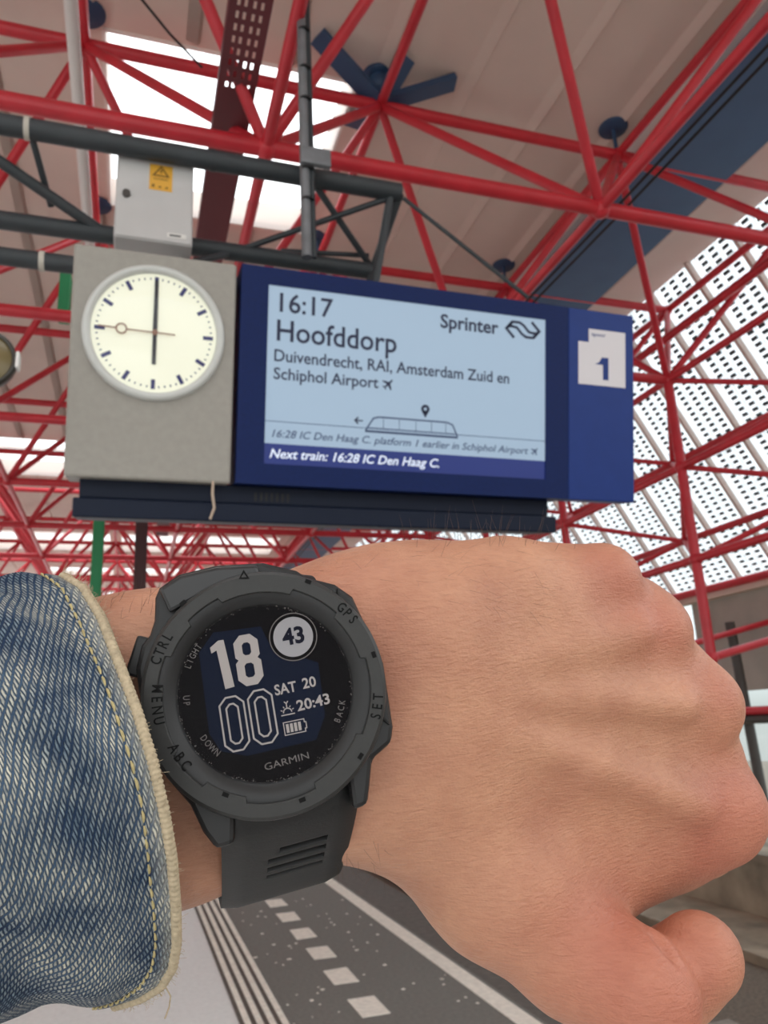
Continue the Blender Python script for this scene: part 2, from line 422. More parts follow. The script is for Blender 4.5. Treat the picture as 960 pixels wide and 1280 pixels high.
for i in range(-4, 2):                       # blue saddle discs fixing top nodes to the ceiling
    for j in range(-1, 5):
        c = tn(i, j) - o0; v = proj(c + o0)
        if not (-50 < v[0] < 1000 and -50 < v[1] < 620): continue
        m = MB(); m.tube([c, c + [0, 0, ZC - ZT - .03]], .02, 8); m.lathe([(0.0, .0), (.14, .0), (.15, .015), (.15, .03), (0, .03)], 20)
        nv = 20 * 5; m.v[-nv:] = [(a + c[0], b + c[1], d + c[2] + ZC - ZT - .035) for a, b, d in m.v[-nv:]]
        tag(m.build('support_disc', DKBLUE, sf), 'dark blue support disc')
# blue bracket cross at the node above the display
c = tn(0, -0 - 0) * 1.0; c = tn(0, 0); m = MB()
m.sphere(np.array([c[0], c[1], ZC - .12]) - o0, .12, 14)
for ang, L in ((100, .62), (205, .72), (-12, .72), (300, .35)):
    a = math.radians(ang); d = np.array([math.cos(a), math.sin(a), 0]); e = np.array([-d[1], d[0], 0])
    p0 = np.array([c[0], c[1], ZT + .02]); p1 = p0 + d * L + [0, 0, ZC - ZT - .06]
    t = _n(p1 - p0); m.obox((p0 + p1) / 2 - o0, t, e, np.cross(t, e), np.linalg.norm(p1 - p0) / 2, .085, .03)
tag(m.build('bracket_cross', DKBLUE, sf), 'dark blue four-armed bracket')

# red frame standing in front of the lattice wall
wt = []; wn = []; XW = BX + 2 * S; XO = XW + .95
ROW = [ZB - 1.06 * k for k in range(0, 5)]
for k in range(-1, 9):
    y = BY + k * S
    for r in range(5):
        if r < 4: wn.append((np.array([XW, y, ROW[r]]), .075))
        if r < 3: wt.append(('chord', np.array([XW, y, ROW[r]]), np.array([XW, y, ROW[r + 1]]), .055))
        if 0 < r < 3: wt.append(('chord', np.array([XW, y, ROW[r]]), np.array([XW, y + S, ROW[r]]), .045))
        if r < 2:
            oz = (ROW[r] + ROW[r + 1]) / 2 ; on = np.array([XO, y + S / 2, oz]); wn.append((on, .06))
            wt.append(('chord', on, on + [0, S, 0], .042))
            for yy_ in (y, y + S):
                for rr in (r, r + 1): wt.append(('diagonal', np.array([XW, yy_, ROW[rr]]), on, .032))
for z in (ZB + .75,):
    wt.append(('chord', np.array([XW + .35, 1.5, z]), np.array([XW + .35, 28, z]), .05))
for k in range(-1, 9):
    y = BY + k * S; wt.append(('chord', np.array([XW, y, ROW[3]]), np.array([WX + .02, y, ROW[3] + .75]), .045))
wt.append(('chord', np.array([WX - .35, 1.5, WZ + .02]), np.array([WX - .35, 28, WZ + .02]), .065))
frame_thing('facade_frame', 'red tubular lattice frame standing before the white slotted wall', 'space frame', (XW, BY + S, ROW[3]), wt, wn, RED)

# ------------------------------------------------------------------ roof services
m = MB(); m.box(4.86, 5.88, 1.5, Y1, ZT - .05, ZT + .28); m.box(4.78, 4.86, 1.5, Y1, ZT + .1, ZT + .28, 1)
rb = m.build('roof_beam', [BLUEB, WHITE]); tag(rb, 'wide slate blue roof beam running along the outer ceiling edge', 'beam')
for k, (x, z) in enumerate(((4.50, ZT - .55), (4.60, ZT - .55))):
    pts = [(x, 1.5 + t * 2.0, z - .04 * math.sin(t * 1.3)) for t in range(0, 12)]
    thing_tube('overhead_cable', pts, .014, BLACK, ('thin black cable strung under the blue beam, outer strand', 'thin black cable strung under the blue beam, inner strand')[k], 'cable', 'cables under the blue beam')
# perforated tray
m = MB(); tx0, tx1, tz = .385, .625, ZB + .25; ty0, ty1 = 1.6, 16
m.box(tx0, tx0 + .015, ty0, ty1, tz, tz + .1); m.box(tx1 - .015, tx1, ty0, ty1, tz, tz + .1)
nx = [tx0 + .015, tx0 + .045, tx0 + .062, tx0 + .085, tx0 + .102, tx0 + .135, tx0 + .152, tx0 + .178, tx0 + .195, tx1 - .015]
y = ty0
for a, b in zip(nx[0::2], nx[1::2]): m.box(a, b, ty0, ty1, tz, tz + .004)
while y < 4.1:
    for a, b in zip(nx[1::2], nx[2::2]): m.box(a, b, y, y + .035, tz, tz + .004)
    y += .085
for a, b in zip(nx[1::2], nx[2::2]): m.box(a, b, 4.1, ty1, tz, tz + .004)
tag(m.build('cable_tray', [TRAY, CEIL]), 'maroon perforated cable tray hanging below the skylight', 'cable tray')
m = MB(); m.tube([(-.52, 1.6, 4.5 + 1.6), (-.52, 16, 4.5 + 1.6)], .045, 14); tag(m.build('roof_pipe', WHITE), 'long white pipe running along the roof left of the skylight', 'pipe')
thing_tube('slack_wire', [onY(168, -12, 4.62), onY(212, 42, 4.9), onY(252, 84, 5.28)], .010, BLACK, 'thin dark wire hanging before the ceiling above the skylight', 'wire')

# ------------------------------------------------------------------ dark hanging truss, pole, box
YT, ZTT = 3.36, 2.79 + 1.6
YA, YB2, ZL = 3.43, 3.66, 2.137 + 1.6
ZR = 2.48 + 1.6
xr = 1.30; xl = -3.2
root = empty('support_truss', (0.4, 3.4, ZL)); tag(root, 'dark grey pipe truss carrying the clock and departure display', 'truss'); tro = np.array([0.4, 3.4, ZL])
def tp(name, pts, r, mt=TRUSS, n=14):
    m = MB(); m.tube([np.asarray(p, float) - tro for p in pts], r, n); return m.build(name, mt, root)
tp('chord_pipe', [(xl, YT, ZTT), (xr, YT, ZTT)], .050)
tp('chord_pipe', [(xl, YA, ZL), (1.12, YA, ZL)], .042); tp('chord_pipe', [(xl, YB2, ZR), (1.24, YB2, ZR)], .046)
for a, b, r in (((-.98, YT, ZTT), (-.20, YB2, ZR), .028), ((-.55, YT, ZTT), (-.47, YB2, ZR + .12), .016), ((-.98, YT, ZTT), (-1.8, YB2, ZR), .026),
                ((.44, YB2, ZR), (1.26, YT, ZTT - .03), .016), ((.80, YT, ZTT), (1.20, YB2, ZR + .05), .018),
                ((1.25, YT, ZTT), (1.13, YA, ZL), .022), ((1.30, YT, ZTT), (1.22, YB2, ZR), .024), ((.70, YB2, ZR + .05), (1.2, YB2, ZR + .1), .014),
                ((1.1, YA, ZL), (1.22, YB2, ZR), .022), ((-.9, YA, ZL), (-.98, YB2, ZR), .02), ((-.9, YA, ZL), (-1.6, YT, ZTT), .018), ((.0, YA, ZL), (.44, YB2, ZR), .018)):
    tp('brace', [a, b], r)
CLIP = mat('pale pipe clip', (196, 190, 178), 0.5)
for x, y, z, r in ((-.56, YT, ZTT, .054), (-.46, YA, ZL, .047), (-.95, YT, ZTT, .054), (.30, YT, ZTT, .054)):
    m = MB(); m.tube([np.array([x - .012, y, z]) - tro, np.array([x + .012, y, z]) - tro], r, 18); tag(m.build('pipe_clip', CLIP if x < 0 else TRUSS, root), 'pale pipe clip' if x < 0 else None)
pole_x = .745
root = empty('support_pole', (pole_x, 3.235, 2.2 + 1.6)); tag(root, 'vertical grey pole with strapped conduits in front of the truss', 'pole')
m = MB(); m.tube([(0, 0, .02), (0, 0, 3.62)], .026, 14); m.build('shaft', POLE, root)
m = MB(); m.tube([(.036, -.005, .02), (.036, -.005, 3.62)], .012, 10); tag(m.build('conduit', TRUSS, root), 'dark conduit')
for z in (.34, .52, .95, 1.15, 1.4, 1.65, 2.1, 2.5): m = MB(); m.tube([(.012, -.002, z), (.012, -.002, z + .010)], .036, 12); m.build('cable_tie', BLACK, root)
m = MB(); m.box(-.03, .125, -.055, -.02, .53, .63); tag(m.build('junction_box', POLE, root, bevel=.006), 'grey junction box')
thing_tube('stay_rod', [(1.32, YT, ZTT - .03), onY(660, 372, 3.2)], .011, TRUSS, 'thin dark stay rod from truss end down to display', 'rod')

ex = [onY(147, 185, 3.41), onY(243, 197, 3.41), onY(240, 306, 3.41), onY(142, 296, 3.41)]
bx0, bx1 = (ex[0][0] + ex[3][0]) / 2, (ex[1][0] + ex[2][0]) / 2; bz0, bz1 = (ex[2][2] + ex[3][2]) / 2, (ex[0][2] + ex[1][2]) / 2 + .03
root = empty('control_box', ((bx0 + bx1) / 2, 3.49, bz0)); tag(root, 'light grey electrical enclosure with yellow warning sticker above the clock', 'box')
hw = (bx1 - bx0) / 2; hh = bz1 - bz0
m = MB(); m.box(-hw, hw, -.075, .07, 0, hh); m.build('enclosure', BOXG, root, bevel=.006)
m = MB(); m.box(-hw + .006, hw - .006, -.082, -.075, .006, hh - .006); m.build('door', BOXG, root, bevel=.003)
YEL = mat('yellow sticker', (228, 172, 60), 0.5); INK = mat('black ink', (36, 34, 32), 0.6); INKB = mat('brown ink', (120, 84, 30), 0.6)
sx0, sz0 = -.03, hh - .25
m = MB(); m.box(sx0, sx0 + .11, -.0835, -.082, sz0, sz0 + .148)
tri = MB(); tri.stroke([(sx0 + .055, sz0 + .138), (sx0 + .09, sz0 + .085), (sx0 + .02, sz0 + .085)], .008, closed=True)
tri.prism([(sx0 + .055, sz0 + .122), (sx0 + .048, sz0 + .105), (sx0 + .056, sz0 + .107), (sx0 + .051, sz0 + .091), (sx0 + .064, sz0 + .112), (sx0 + .056, sz0 + .109), (sx0 + .062, sz0 + .121)], 0, .0002)
for k in range(2): tri.stroke([(sx0 + .02, sz0 + .07 - k * .008), (sx0 + .09, sz0 + .07 - k * .008)], .003)
for k in range(3): tri.prism([(sx0 + .012 + k * .032, sz0 + .015), (sx0 + .026 + k * .032, sz0 + .015), (sx0 + .024 + k * .032, sz0 + .034 - .008 * (k > 0)), (sx0 + .014 + k * .032, sz0 + .03 - .008 * (k > 0))], 0, .0002)
st = m.build('warning_sticker', YEL, root); tag(st, 'yellow warning sticker')
tri.xf(lambda p: (p[0], -.0840 - p[2], p[1])).build('warning_print', INKB, st)
m = MB(); m.prism([(-hw + .05 + .02 * math.cos(k * PI / 4 + .39), .24 + .022 * math.sin(k * PI / 4 + .39)) for k in range(8)], .082, .094); m.xf(lambda p: (p[0], -p[2], p[1])); tag(m.build('lock', DPOST, root), 'dark lock')
m = MB(); m.box(hw - .12, hw - .03, -.084, -.082, .03, .055); nm = m.build('name_plate', WHITE, root); tag(nm, 'white name plate')
m = MB(); m.box(hw - .11, hw - .055, -.0845, -.084, .038, .047); m.build('plate_print', TRUSS, nm)

# ------------------------------------------------------------------ clock, display, platform sign on one tilted plane
TH = math.radians(12)
SO = np.array([0.410, 3.2, 1.577 + 1.6])
SROT = Matrix(((1, 0, 0), (0, -math.sin(TH), -math.cos(TH)), (0, math.cos(TH), -math.sin(TH))))   # local x right, y up the face, z out of it
def sloc(u, v): return SO + np.array([u, -math.sin(TH) * v, math.cos(TH) * v])
def face_root(name, u, v):
    e = empty(name, sloc(u, v), SROT); return e
# clock
cu, cv = -.365, .118
root = face_root('station_clock', cu, -.03); dv = cv + .03
tag(root, 'round white station clock in a square warm grey cabinet', 'clock')
m = MB(); m.box(-.343, .345, -.495, .505, -.26, 0); m.build('cabinet', CLKG, root, bevel=.012)
for hx in (-.2, .2):
    m = MB(); m.box(hx - .03, hx + .03, .42, .60, -.335, -.255); m.build('hanger', TRUSS, root)
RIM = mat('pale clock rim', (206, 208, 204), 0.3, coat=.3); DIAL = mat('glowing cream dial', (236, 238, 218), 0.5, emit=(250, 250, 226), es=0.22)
HAND = mat('black clock hand', (30, 32, 44), 0.5); MARK = mat('indigo hour mark', (44, 48, 110), 0.5); SECH = mat('brown second hand', (150, 112, 92), 0.5)
m = MB(); m.lathe([(.30, 0), (.297, .02), (.285, .030), (.268, .024), (.262, .006)], 72, c=(0, dv)); m.build('rim', RIM, root)
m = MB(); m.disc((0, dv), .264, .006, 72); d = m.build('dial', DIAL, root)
for k in range(12):
    a = PI / 2 - k * PI / 6; ca, sa = math.cos(a), math.sin(a); q = MB()
    q.stroke([(.205 * ca, dv + .205 * sa), (.248 * ca, dv + .248 * sa)], .017, .0085); q.build('hour_mark', MARK, d)
q = MB()
for k in range(60):
    if k % 5: a = k * PI / 30; q.stroke([(.234 * math.cos(a), dv + .234 * math.sin(a)), (.244 * math.cos(a), dv + .244 * math.sin(a))], .005, .0085)
tag(q.build('minute_track', MARK, d), 'indigo minute dots')
q = MB(); q.prism([(-.010, dv - .01), (.010, dv - .01), (.0085, dv + .232), (-.0075, dv + .232)], .012, .015); q.build('minute_hand', HAND, root)
q = MB(); q.prism([(-.0085, dv + .02), (.0085, dv + .02), (.0085, dv - .14), (-.0085, dv - .14)], .010, .0125); q.build('hour_hand', HAND, root)
q = MB(); q.stroke([(.085, dv - .003), (-.115, dv + .001)], .006, .017, .019); q.stroke([(-.16, dv + .003), (-.232, dv + .006)], .006, .017, .019)
q.stroke([(-.138 + .021 * math.cos(a), dv + .002 + .021 * math.sin(a)) for a in np.linspace(0, 2 * PI, 24, endpoint=False)], .007, .017, .019, closed=True)
q.disc((0, dv), .013, .0195, 20); tag(q.build('second_hand', SECH, root), 'thin brown second hand with ring')
CLG = glass_mat('clock glass', (.98, .98, .98), .03, .05)
q = MB(); q.lathe([(.266, .024), (.18, .040), (.09, .046), (.0005, .048)], 48, c=(0, dv)); q.build('cover_glass', CLG, root)

# departure display
root = face_root('departure_display', .84, -.02); ru, rv = .84, -.02
tag(root, 'navy framed train departure screen reading Hoofddorp', 'display')
m = MB(); u0, u1 = 0.002 - ru, 1.688 - ru; v0, v1 = -.52 - rv, .483 - rv
su0, su1, sv0, sv1 = .1265 - ru, 1.556 - ru, -.425 - rv, .402 - rv
for a, b, c_, d_ in ((u0, su0, v0, v1), (su1, u1, v0, v1), (su0, su1, v0, sv0), (su0, su1, sv1, v1)): m.box(a, b, c_, d_, -.27, 0)
m.box(su0, su1, sv0, sv1, -.27, -.03); m.build('housing', NAVY, root)
for hx in (-.55, .1):
    m = MB(); m.box(hx - .03, hx + .03, .42, .60, -.345, -.265); m.build('hanger', TRUSS, root)
LCD = mat('pale blue lit screen', (122, 140, 156), 0.35, emit=(168, 192, 216), es=0.34)
LCDB = mat('navy lit screen band', (24, 40, 104), 0.35, emit=(30, 52, 130), es=0.22)
m = MB(); vl = -.331 - rv
m.box(su0, su1, vl, sv1, -.03, -.006, 0); m.box(su0, su1, sv0, vl, -.03, -.006, 1); scr = m.build('screen', [LCD, LCDB], root)
TXT = mat('dark navy screen text', (24, 32, 66), 0.5); TXTL = mat('slate screen text', (62, 80, 116), 0.5); TXTW = mat('white screen text', (214, 224, 240), 0.5, emit=(214, 224, 240), es=.3)
t = MB(); z = -.0045
def T(s, u, v, h, wdt, mi=0, bold=.017, shear=0): text_mb(t, s, h, (u - ru, v - rv), 0, z, wdt, bold, shear, mi=mi)
T('16:17', .180, .283, .092, .252); T('Hoofddorp', .170, .147, .102, .580)
T('Duivendrecht, RAI, Amsterdam Zuid en', .161, .050, .058, 1.190); T('Schiphol Airport', .160, -.033, .056, .502)
T('Sprinter', .975, .298, .070, .315, bold=.03)
T('16:28 IC Den Haag C. platform 1 earlier in Schiphol Airport', .160, -.301, .036, 1.30, 1, .012, .25)
T('Next train: 16:28 IC Den Haag C.', .152, -.396, .043, .825, 2, .02, .25)
def L2(pts): return [(a - ru, b - rv) for a, b in pts]
def plane_icon(cu_, cv_, s, mi):           # little aeroplane
    a = math.radians(45); pts = [(0, 1), (.16, .75), (.16, .28), (1, -.28), (1, -.5), (.16, -.25), (.12, -.72), (.38, -.92), (.38, -1.05), (0, -.95), (-.38, -1.05), (-.38, -.92), (-.12, -.72), (-.16, -.25), (-1, -.5), (-1, -.28), (-.16, .28), (-.16, .75)]
    rp = [(cu_ + s * (x * math.cos(-a) - y * math.sin(-a)) - ru, cv_ + s * (x * math.sin(-a) + y * math.cos(-a)) - rv) for x, y in pts]
    t.prism(rp, z - .0002, z, mi)
plane_icon(.712, -.008, .030, 0); plane_icon(1.498, -.283, .022, 1)
# striped-arrow railway emblem
ec, ev = 1.427, .335
up = [(-.094, .002), (-.062, .036), (-.020, .036), (.012, .010), (.040, -.010), (.074, -.010)]
for g in (1, -1):
    t.stroke(L2([(ec + g * a, ev + g * b) for a, b in [(-.090, .0), (-.058, .036), (-.018, .036), (.006, .022), (.034, -.008), (.060, -.012), (.085, -.010)]]), .014, z)
    t.stroke(L2([(ec + g * a, ev + g * b) for a, b in [(-.050, -.046), (-.093, -.002), (-.060, .036)]]), .015, z)
# tram pictogram, arrow, pin
t.stroke(L2([(.603, -.238), (.640, -.180), (.668, -.172), (1.015, -.172), (1.045, -.182), (1.072, -.238)]), .0075, z, mi=1)
t.stroke(L2([(.600, -.243), (1.074, -.243)]), .011, z, mi=1)
for u in (.69, .77, .855, .935, 1.01): t.stroke(L2([(u, -.178), (u, -.225)]), .003, z, mi=1)
t.stroke(L2([(.610, -.226), (1.066, -.226)]), .003, z, mi=1)
t.stroke(L2([(.550, -.196), (.588, -.196)]), .007, z); t.stroke(L2([(.566, -.180), (.549, -.196), (.566, -.212)]), .007, z)
pc = (.902, -.115)
t.stroke(L2([(pc[0] + .015 * math.cos(a), pc[1] + .015 * math.sin(a)) for a in np.linspace(0, 2 * PI, 16, endpoint=False)]), .014, z, closed=True)
t.prism(L2([(pc[0] - .020, pc[1] - .008), (pc[0] + .020, pc[1] - .008), (pc[0], pc[1] - .044)]), z - .0002, z)
t.stroke([(su0, -.229 - rv), (su1, -.229 - rv)], .003, z, mi=1)
tag(t.build('screen_text', [TXT, TXTL, TXTW], scr), 'dark train information text')
# under-box of the display and clock
root2 = face_root('display_plinth', .5, -.62); tag(root2, 'long dark blue casing slung beneath clock and display', 'casing')
m = MB(); m.box(-1.172, 1.15, -.072, .012, -.34, -.05); m.box(-1.15, 1.12, .012, .100, -.33, -.085); m.build('casing', DKBASE, root2, bevel=.008)
m = MB()
for k in range(7): m.box(-.40 + k * .025, -.388 + k * .025, .03, .07, -.085, -.082)
m.build('vent_slots', BLACK, root2)
thing_tube('hanging_wire', [sloc(-.096, -.505) + [0, .02, 0], sloc(-.096, -.53) + [0, -.008, 0], sloc(-.098, -.58) + [0, -.02, 0], sloc(-.088, -.64) + [0, -.02, 0], sloc(-.105, -.69) + [0, -.02, 0]], .006, mat('pale wire', (190, 170, 150), .5), 'short pale wire hanging between clock and display undersides', 'wire')
# platform number sign
root = face_root('platform_sign', 1.88, -.02); ru, rv = 1.88, -.02
tag(root, 'tall blue platform sign with white number 1 panel right of the display', 'sign')
m = MB(); m.box(1.689 - ru, 2.082 - ru, -.522 - rv, .482 - rv, -.12, .004); m.build('panel', NAVYS, root, bevel=.006)
SGW = mat('white sign panel', (226, 222, 226), 0.45)
m = MB(); m.prism(L2([(1.744, .084), (2.028, .084), (2.028, .381), (1.806, .381), (1.806, .309), (1.744, .309)]), .004, .006); wp = m.build('number_panel', SGW, root); tag(wp, 'white number panel')
t = MB(); t.prism(L2([(1.842, .196), (1.868, .208), (1.884, .235), (1.924, .235), (1.924, .116), (1.890, .116), (1.890, .195)]), .006, .0066)
tag(t.build('numeral', NAVYS, wp), 'blue numeral 1'); t = MB()
text_mb(t, 'spoor', .020, (1.822 - ru, .345 - rv), 0, .0065, .085, .02); t.build('caption', NAVYS, wp)
m = MB(); m.box(1.55 - ru, 1.95 - ru, .0, .16, -.30, -.118); m.box(1.55 - ru, 1.687 - ru, .0, .16, -.30, -.271); m = MB(); m.box(1.55 - ru, 1.95 - ru, .0, .16, -.30, -.272); m.box(1.75 - ru, 1.95 - ru, .0, .16, -.272, -.118); m.build('bracket', TRUSS, root)

# ------------------------------------------------------------------ small fixtures at the left
root = empty('round_lamp', onY(-22, 450, 2.9)); lr = .115
tag(root, 'dark rimmed round lamp cut by the frame edge left of the clock', 'lamp')
m = MB(); m.lathe([(0.0, -.05), (lr * .8, -.05), (lr, -.02), (lr * 1.02, .02), (lr * .95, .03), (lr * .88, .02)], 40); m.xf(lambda p: (p[0], -p[2], p[1])); m.build('rim', mat('gunmetal rim', (70, 68, 64), .3, .6), root)
m = MB(); m.lathe([(lr * .9, .015), (lr * .5, .03), (.0005, .034)], 40); m.xf(lambda p: (p[0], -p[2], p[1])); m.build('face', mat('olive lens', (112, 98, 62), .25), root)
m = MB(); m.box(lr * .99, lr * 1.10, -.03, .02, -.03, .035); tag(m.build('clip', WHITE, root, bevel=.004), 'pale clip')
m = MB(); m.tube([(-lr * .9, 0, 0), (-.6, .05, .02)], .02, 10); m.build('bracket', TRUSS, root)
gx = onY(84, 370, 9.0)
def column(px, y, hw_, z0, z1, mt, label):
    p = onY(px, 690, y); m = MB(); m.box(p[0] - hw_, p[0] + hw_, p[1] - hw_, p[1] + hw_, z0, z1); tag(m.build('column', mt, bevel=.02), label, 'column')
p = onY(82, 345, 7.5); q = onY(82, 400, 7.5)
m = MB(); m.box(p[0] - .045, p[0] + .06, 7.4, 7.6, q[2], p[2]); tag(m.build('hanging_sign', GREEN, bevel=.01), 'small green sign panel peeking out beside the clock cabinet', 'sign')
column(122, 12.6, .085, 0, ZB + .1, GREEN, 'green steel column far down the platform')
column(176, 13.2, .10, 0, ZB + .1, mat('dark maroon column', (74, 44, 48), .5), 'dark maroon column far down the platform right of the green one')

# ------------------------------------------------------------------ hand and forearm: one continuous surface
# camera-aligned local metres: x right, y up, z towards the viewer; origin at the wrist
def cl(px, py, d): return np.array([(px - 480) / F * d, -(py - 640) / F * d, -d])
WR = cl(340, 900, .175)
def D(px): return .175 + 5.9e-5 * (px - 340)
class SDF:
    def __init__(s, lo, hi, h):
        s.lo, s.h = lo, h; s.n = [int((hi[k] - lo[k]) / h) + 1 for k in range(3)]
        s.X, s.Y, s.Z = np.meshgrid(*[(lo[k] + h * np.arange(s.n[k])).astype(np.float32) for k in range(3)], indexing='ij')
    def cap(s, a, b, ra, rb, sq=None):
        a = a.astype(np.float32); d = (b - a).astype(np.float32); L = float(d @ d) + 1e-12
        t = ((s.X - a[0]) * d[0] + (s.Y - a[1]) * d[1] + (s.Z - a[2]) * d[2]) / L; np.clip(t, 0, 1, out=t)
        return np.sqrt((s.X - a[0] - t * d[0]) ** 2 + (s.Y - a[1] - t * d[1]) ** 2 + (s.Z - a[2] - t * d[2]) ** 2) - (ra + (rb - ra) * t)
    def chain(s, pts, k=.004):
        f = None
        for (p, q) in zip(pts[:-1], pts[1:]):
            c = s.cap(cl(*p[:3]), cl(*q[:3]), p[3] * p[2] / F, q[3] * q[2] / F)
            f = c if f is None else smin(f, c, k)
        return f
def smin(a, b, k):
    h = np.clip(.5 + .5 * (b - a) / k, 0, 1); return b + (a - b) * h - k * h * (1 - h)
def surface_nets(f, lo, h):
    sgn = f < 0; n = np.array(f.shape)
    core = [slice(0, -1), slice(1, None)]
    cnt = np.zeros(n - 1, np.int8); corner = []
    for a in (0, 1):
        for b in (0, 1):
            for c in (0, 1):
                cs = sgn[core[a], core[b], core[c]]; cnt += cs; corner.append(((a, b, c), f[core[a], core[b], core[c]]))
    act = (cnt > 0) & (cnt < 8); idx = -np.ones(n - 1, np.int64); cells = np.argwhere(act); idx[act] = np.arange(len(cells))
    cv = {k: v[act] for k, v in corner}
    acc = np.zeros((len(cells), 3)); num = np.zeros(len(cells))
    ks = list(cv)
    for i in range(8):
        for j in range(i + 1, 8):
            if sum(abs(x - y) for x, y in zip(ks[i], ks[j])) != 1: continue
            a, b = cv[ks[i]], cv[ks[j]]; mk = (a < 0) != (b < 0); t = np.where(mk, a / np.where(mk, a - b, 1), 0)
            pos = np.array(ks[i]) + t[:, None] * (np.array(ks[j]) - np.array(ks[i]))
            acc[mk] += pos[mk]; num[mk] += 1
    verts = np.array(lo) + h * (cells + acc / num[:, None])
    faces = []
    for ax in range(3):
        sl0 = [slice(None)] * 3; sl1 = [slice(None)] * 3; sl0[ax] = slice(0, -1); sl1[ax] = slice(1, None)
        a, b = sgn[tuple(sl0)], sgn[tuple(sl1)]
        e = np.argwhere(a != b); o1, o2 = [(1, 2), (2, 0), (0, 1)][ax]
        ok = (e[:, o1] > 0) & (e[:, o2] > 0) & (e[:, o1] < n[o1] - 1) & (e[:, o2] < n[o2] - 1); e = e[ok]
        s0 = sgn[tuple(e.T)]
        def ci(d1, d2):
            q = e.copy(); q[:, o1] += d1; q[:, o2] += d2; return idx[tuple(q.T)]
        qd = np.stack([ci(-1, -1), ci(0, -1), ci(0, 0), ci(-1, 0)], 1)
        qd[~s0] = qd[~s0][:, ::-1]; faces.append(qd)
    return verts, np.concatenate(faces)

lo = cl(-170, 0, .17) * [1, 0, 0] + np.array([-.02, -.150, -.275]); hi = np.array([.125, .02, -.118])
lo[0] = -.125
sd = SDF(lo, hi, .0011)
ax_l, ax_r = np.array([-60, 988.]), np.array([430, 881.])
def wc(px, off): t = (px + 60) / 490; c = ax_l + (ax_r - ax_l) * t; return c[0] + off * .2, c[1] + off * .98
arm = None
for off in (-71, 71):
    pts = [(*wc(-60, off * 1.15), D(-60) + .004, 138), (*wc(200, off * 1.06), D(200) + .002, 113), (*wc(430, off), D(430) + .001, 100), (*wc(520, off * .86), D(520), 100)]
    c = sd.chain(pts, .006); arm = c if arm is None else smin(arm, c, .014)
pinky = sd.chain([(505, 789, .186, 99), (630, 744, .192, 70), (752, 727, .200, 46)])
ring = sd.chain([(520, 820, .186, 95), (680, 795, .193, 66), (813, 790, .204, 48)])
middle = sd.chain([(520, 870, .186, 95), (700, 862, .194, 68), (870, 882, .206, 54)])
index = sd.chain([(520, 920, .186, 95), (700, 948, .193, 72), (890, 1010, .206, 60)])
web = sd.chain([(885, 1022, .208, 48), (720, 1088, .198, 74), (600, 1050, .190, 92)])
thumbm = sd.chain([(500, 978, .182, 70), (622, 1112, .181, 80), (716, 1192, .178, 70)])
palm = sd.chain([(560, 850, .203, 120), (740, 880, .222, 110)])
palm2 = sd.chain([(560, 960, .203, 110), (740, 960, .222, 105)])
fills = [sd.chain([(530, 805, .190, 95), (650, 770, .1975, 72), (788, 765, .208, 46)]), sd.chain([(540, 845, .189, 95), (690, 828, .1975, 70), (836, 842, .210, 50)]),
         sd.chain([(540, 895, .189, 95), (700, 905, .197, 72), (872, 946, .211, 54)]), sd.chain([(540, 940, .189, 90), (700, 1010, .198, 74), (830, 1045, .210, 56)])]
f = smin(pinky, ring, .006); f = smin(f, middle, .006); f = smin(f, index, .006); f = smin(f, palm, .008); f = smin(f, palm2, .008)
for q_f in fills: f = smin(f, q_f, .005)
f = smin(f, web, .010); f = smin(f, thumbm, .010); f = smin(f, arm, .016)
for a, b, c_ in (((870, 882), (560, 862), .8), ((813, 790), (560, 840), .6), ((890, 1010), (600, 905), .7)):       # extensor tendons
    te = sd.chain([(a[0] - 15, a[1], .1905, 13), ((a[0] + b[0]) / 2, (a[1] + b[1]) / 2, .180, 10), (b[0], b[1], .171, 7)]); f = smin(f, te, .006)
fing = [
    [(890, 1010, .206, 58), (868, 1040, .238, 52), (800, 1030, .252, 48), (745, 1010, .238, 42)],
    [(870, 882, .206, 52), (852, 905, .246, 48), (785, 900, .258, 46), (735, 890, .240, 42)],
    [(813, 790, .204, 46), (800, 815, .242, 45), (740, 815, .252, 42), (700, 810, .236, 38)],
    [(752, 727, .200, 44), (742, 752, .232, 40), (690, 756, .240, 37), (655, 760, .226, 34)]]
for g in fing: f = smin(f, sd.chain(g, .003), .003)
th = sd.chain([(716, 1192, .178, 70), (790, 1236, .172, 70), (806, 1252, .171, 66)])
f = smin(f, th, .004)
tip = sd.chain([(812, 1254, .181, 56), (846, 1218, .182, 54), (873, 1196, .180, 53)], .002); f = smin(f, tip, .0035)
for pts in ([(806, 1148, .176, 4), (822, 1168, .171, 5), (838, 1188, .168, 5), (854, 1210, .1665, 2)], [(750, 1160, .164, 2), (753, 1180, .1625, 2.5), (758, 1202, .162, 1)]):
    cr = sd.chain(pts); f = -smin(-f, cr, .0015)
V, Q = surface_nets(f, lo, sd.h)
nb = np.concatenate([Q[:, [0, 1]], Q[:, [1, 2]], Q[:, [2, 3]], Q[:, [3, 0]]]); nb = np.concatenate([nb, nb[:, ::-1]])
deg = np.bincount(nb[:, 0], minlength=len(V))[:, None]
for it in range(6):
    av = np.stack([np.bincount(nb[:, 0], weights=V[nb[:, 1], k], minlength=len(V)) for k in range(3)], 1) / deg
    V = V + (.55 if it % 2 == 0 else -.56) * (av - V)
me = bpy.data.meshes.new('person'); me.from_pydata((V - WR).tolist(), [], Q.tolist()); me.update()
me.polygons.foreach_set('use_smooth', [True] * len(Q))
PX = 480 + F * V[:, 0] / -V[:, 2]; PY = 640 - F * V[:, 1] / -V[:, 2]
redk = np.zeros(len(V))
